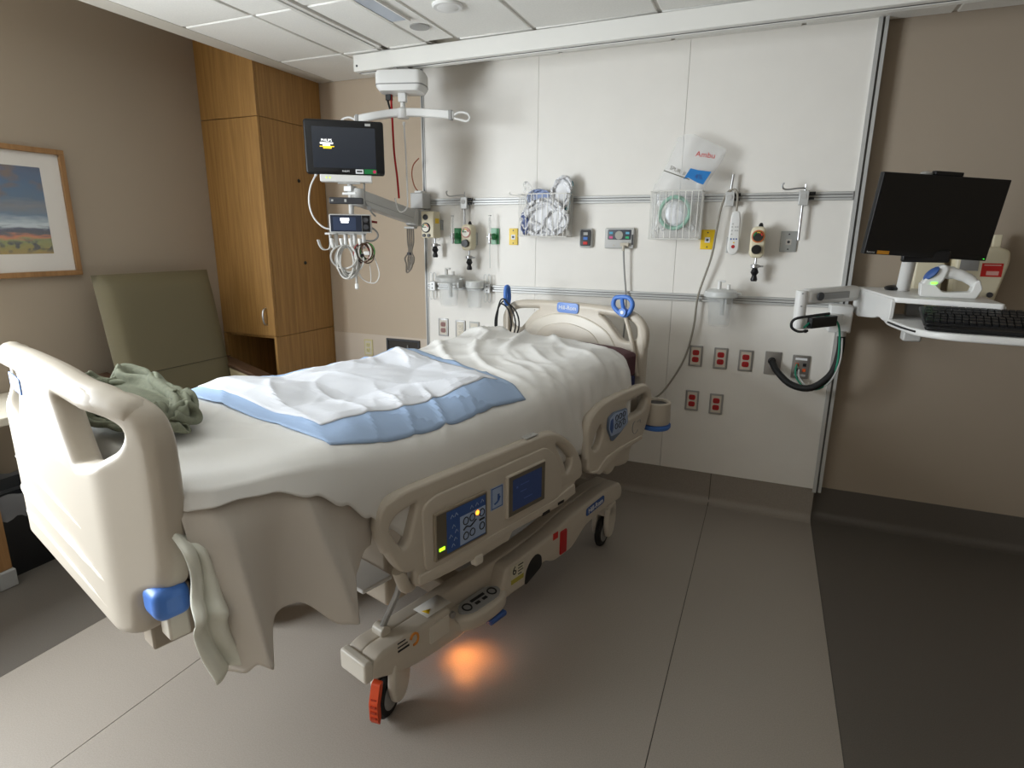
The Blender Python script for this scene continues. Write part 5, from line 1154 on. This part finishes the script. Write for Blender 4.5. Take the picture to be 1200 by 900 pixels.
# power conduit
ch = thing('power_hose', 'black corrugated power hose looping from wall plate to arm', 'hose', (.07, -.03, .87))
obj('hose', MB().tube([(0,0,0),(.03,-.05,-.04),(.10,-.10,-.09),(.19,-.13,-.09),(.27,-.13,-.01),(.295,-.11,.10),(.292,-.10,.19)], .017, n=12), M_rub, ch)
obj('hose_collar', MB().cyl((.292,-.10,.175), (.292,-.10,.20), .021, n=14), M_lgrey, ch)
dc = thing('data_cable', 'green and white data cables along the black hose', 'cable', (.19, -.02, .84))
obj('green_cable', MB().tube([(0,0,.03),(.0,-.02,-.03),(.05,-.10,-.075),(.12,-.14,-.05),(.165,-.15,.05),(.165,-.145,.18),(.14,-.17,.28),(.06,-.27,.32),(-.01,-.37,.27)], .0048, n=6), mat('cable_green', (30,140,110), .5), dc)
obj('white_cable', MB().tube([(.012,0,.0),(.02,-.03,-.04),(.07,-.10,-.07),(.14,-.15,-.03),(.178,-.155,.08),(.175,-.145,.2)], .0045, n=6), M_lgrey, dc)
bc = thing('elbow_cable', 'black cable looped around the arm elbow', 'cable', (.155, -.39, 1.15))
obj('cable', MB().tube([(.12,-.01,.03),(.05,-.03,.018),(-.02,-.04,.0),(-.03,-.04,-.035),(0,-.04,-.055),(.04,-.03,-.05)], .006), M_rub, bc)
obj('tie', MB().cbox((.03,-.035,-.052), (.012,.014,.014)), M_black, bc)
# computer screen
cs = thing('computer_screen', 'black widescreen computer monitor on the workstation arm', 'monitor', (.607, -.431, 1.592), math.radians(24.2))
RT = Matrix.Rotation(math.radians(2.9), 4, 'Y') @ Matrix.Rotation(math.radians(5.8), 4, 'X')
plate('screen_housing', rnd(rect(-.26,.26,-.16,.16), .004), [], .026, .003, M_black, cs, RT @ WB(0,.013,0))
obj('screen_glass', MB().box(-.252,.252,-.0012,0,-.140,.152).xf(RT), mat('black_glass', (9,9,10), .3), cs)
sk_ = obj('orange_sticker', MB().box(-.205,-.155,-.0012,0,-.157,-.143).xf(RT), mat('orange_sticker', (204,140,40), .5), cs)
text('Lenovo', .011, RT @ WB(-.232,-.0008,-.151), M_lgrey, cs, 'brand_print')
obj('power_led', MB().box(.245,.25,-.0016,0,-.153,-.150).xf(RT), glow('green_power', (60,220,60), 1.5), cs)
obj('webcam_bar', MB().box(-.05,.065,.005,.03,.160,.176).xf(RT), M_black, cs, bev=.003)
obj('camera_mount', MB().sphere((-.07,.03,.163), .016, sc=(1.6,1,.6)).xf(RT), M_lgrey, cs)
# keyboard
KA = math.radians(-7)
kb = thing('keyboard', 'black full size keyboard on the pull-out tray', 'keyboard', (.775, -.80, 1.199), KA)
obj('keyboard_base', MB().prism(rnd([(-.23,-.115),(.23,-.115),(.24,.10),(-.24,.10)], .02), 0, .016, TOP), M_black, kb, bev=.004)
obj('wrist_rest', MB().prism(rnd([(-.23,-.155),(.23,-.155),(.23,-.115),(-.23,-.115)], .02), 0, .014, TOP), M_black, kb, bev=.005)
ks = MB()
for r in range(6):
    for c in range(21):
        if c in (15, 19) and False: continue
        x = -.215+c*.0208+.003*(r % 3); y = -.092+r*.0335; ks.box(x-.0085, x+.0085, y-.012, y+.012, .016, .0235)
kb.rotation_euler = (math.radians(11), 0, KA); kb.location.z = 1.222
o = obj('keys', ks, mat('key_black', (26,26,28), .45), kb); o['kind'] = 'stuff'
# scanner in its cradle
sn = thing('barcode_scanner', 'white barcode scanner with blue top resting in its cradle', 'scanner', (.665, -.50, 1.2805), math.radians(-5))
obj('cradle', MB().prism(rnd([(-.085,0),(.10,0),(.115,.04),(.10,.075),(.085,.06),(.08,.025),(-.01,.02),(-.04,.05),(-.09,.055)], .008), -.035, .035, WALL), M_white, sn, bev=.006)
hd = obj('scanner_head', MB().prism(rnd([(-.092,.04),(-.045,.035),(-.015,.06),(.0,.115),(-.02,.132),(-.06,.105)], .018), -.034, .034, WALL), M_white, sn, bev=.012, seg=3)
Mh = T(-.048,-.0,.09) @ Matrix.Rotation(math.radians(-32), 4, 'Y')
obj('blue_top', MB().sphere((0,0,0), .03, sc=(1.2,.85,.4)).xf(T(-.058,-.022,.092) @ Matrix.Rotation(math.radians(30), 4, 'X') @ Matrix.Rotation(math.radians(-52), 4, 'Y')), M_dblue, hd)
obj('scanner_handle', MB().tube([(-.015,0,.10),(.03,0,.092),(.07,0,.075),(.10,0,.05)], [.026,.022,.02,.018], n=12), M_white, sn)
obj('status_light', MB().cbox((-.045,-.0365,.056), (.02,.002,.006)), glow('scanner_green', (120,255,60), 2.5), hd)
ms = thing('wireless_mouse', 'small black pointing device with cable on the work tray', 'mouse', (.535, -.19, 1.2805), math.radians(-20))
obj('mouse_body', MB().sphere((0,0,.009), .045, sc=(.75,1.2,.28)), M_black, ms)
obj('mouse_wheel', MB().cyl((-.004,.02,.02), (.004,.02,.02), .005, n=10), M_grey, ms)
obj('mouse_cable', MB().tube([(0,.05,.01),(.012,.075,.02),(.02,.10,.05),(.026,.11,.09)], .003, n=6), mat('cable_green', (30,140,110), .5), ms)

# ================================================================ RIGHT WALL UNITS
sh_ = thing('sharps_container', 'white wall-mounted sharps container with red label', 'sharps container', (.905, YF, 1.36))
plate('body', rnd([(-.11,-.15),(.05,-.15),(.085,.05),(.08,.10),(.045,.115),(-.12,.115)], .02), [], .12, .015, M_cream, sh_, WB(0,-.062,0), res=3)
lbx = obj('red_label', MB().box(-.018,.06,-.1236,-.122,-.015,.045), M_redl, sh_)
obj('label_print', MB().box(.002,.048,-.1242,-.1236,-.008,.01).box(-.01,.052,-.1242,-.1236,.034,.039), mat('pale_red', (226,170,160), .5), lbx)
obj('slot_plate', MB().box(-.10,-.03,-.1235,-.122,.01,.085), M_grey, sh_)
obj('lock', MB().cyl((.03,-.122,-.095), (.03,-.132,-.095), .012, n=14), M_dgrey, sh_)
obj('lid_tab', MB().box(.02,.05,-.075,-.05,.11,.17), M_cream, sh_, bev=.003)
gd = thing('glove_dispenser', 'beige narrow holder on the wall behind the screen pole', 'dispenser', (.70, YF, 1.33))
obj('holder_body', MB().box(-.06,.06,-.07,0,-.15,.12), M_cream, gd, bev=.012, seg=3)
obj('front_lip', MB().box(-.052,.052,-.076,-.07,-.13,-.04), M_cream, gd, bev=.003)
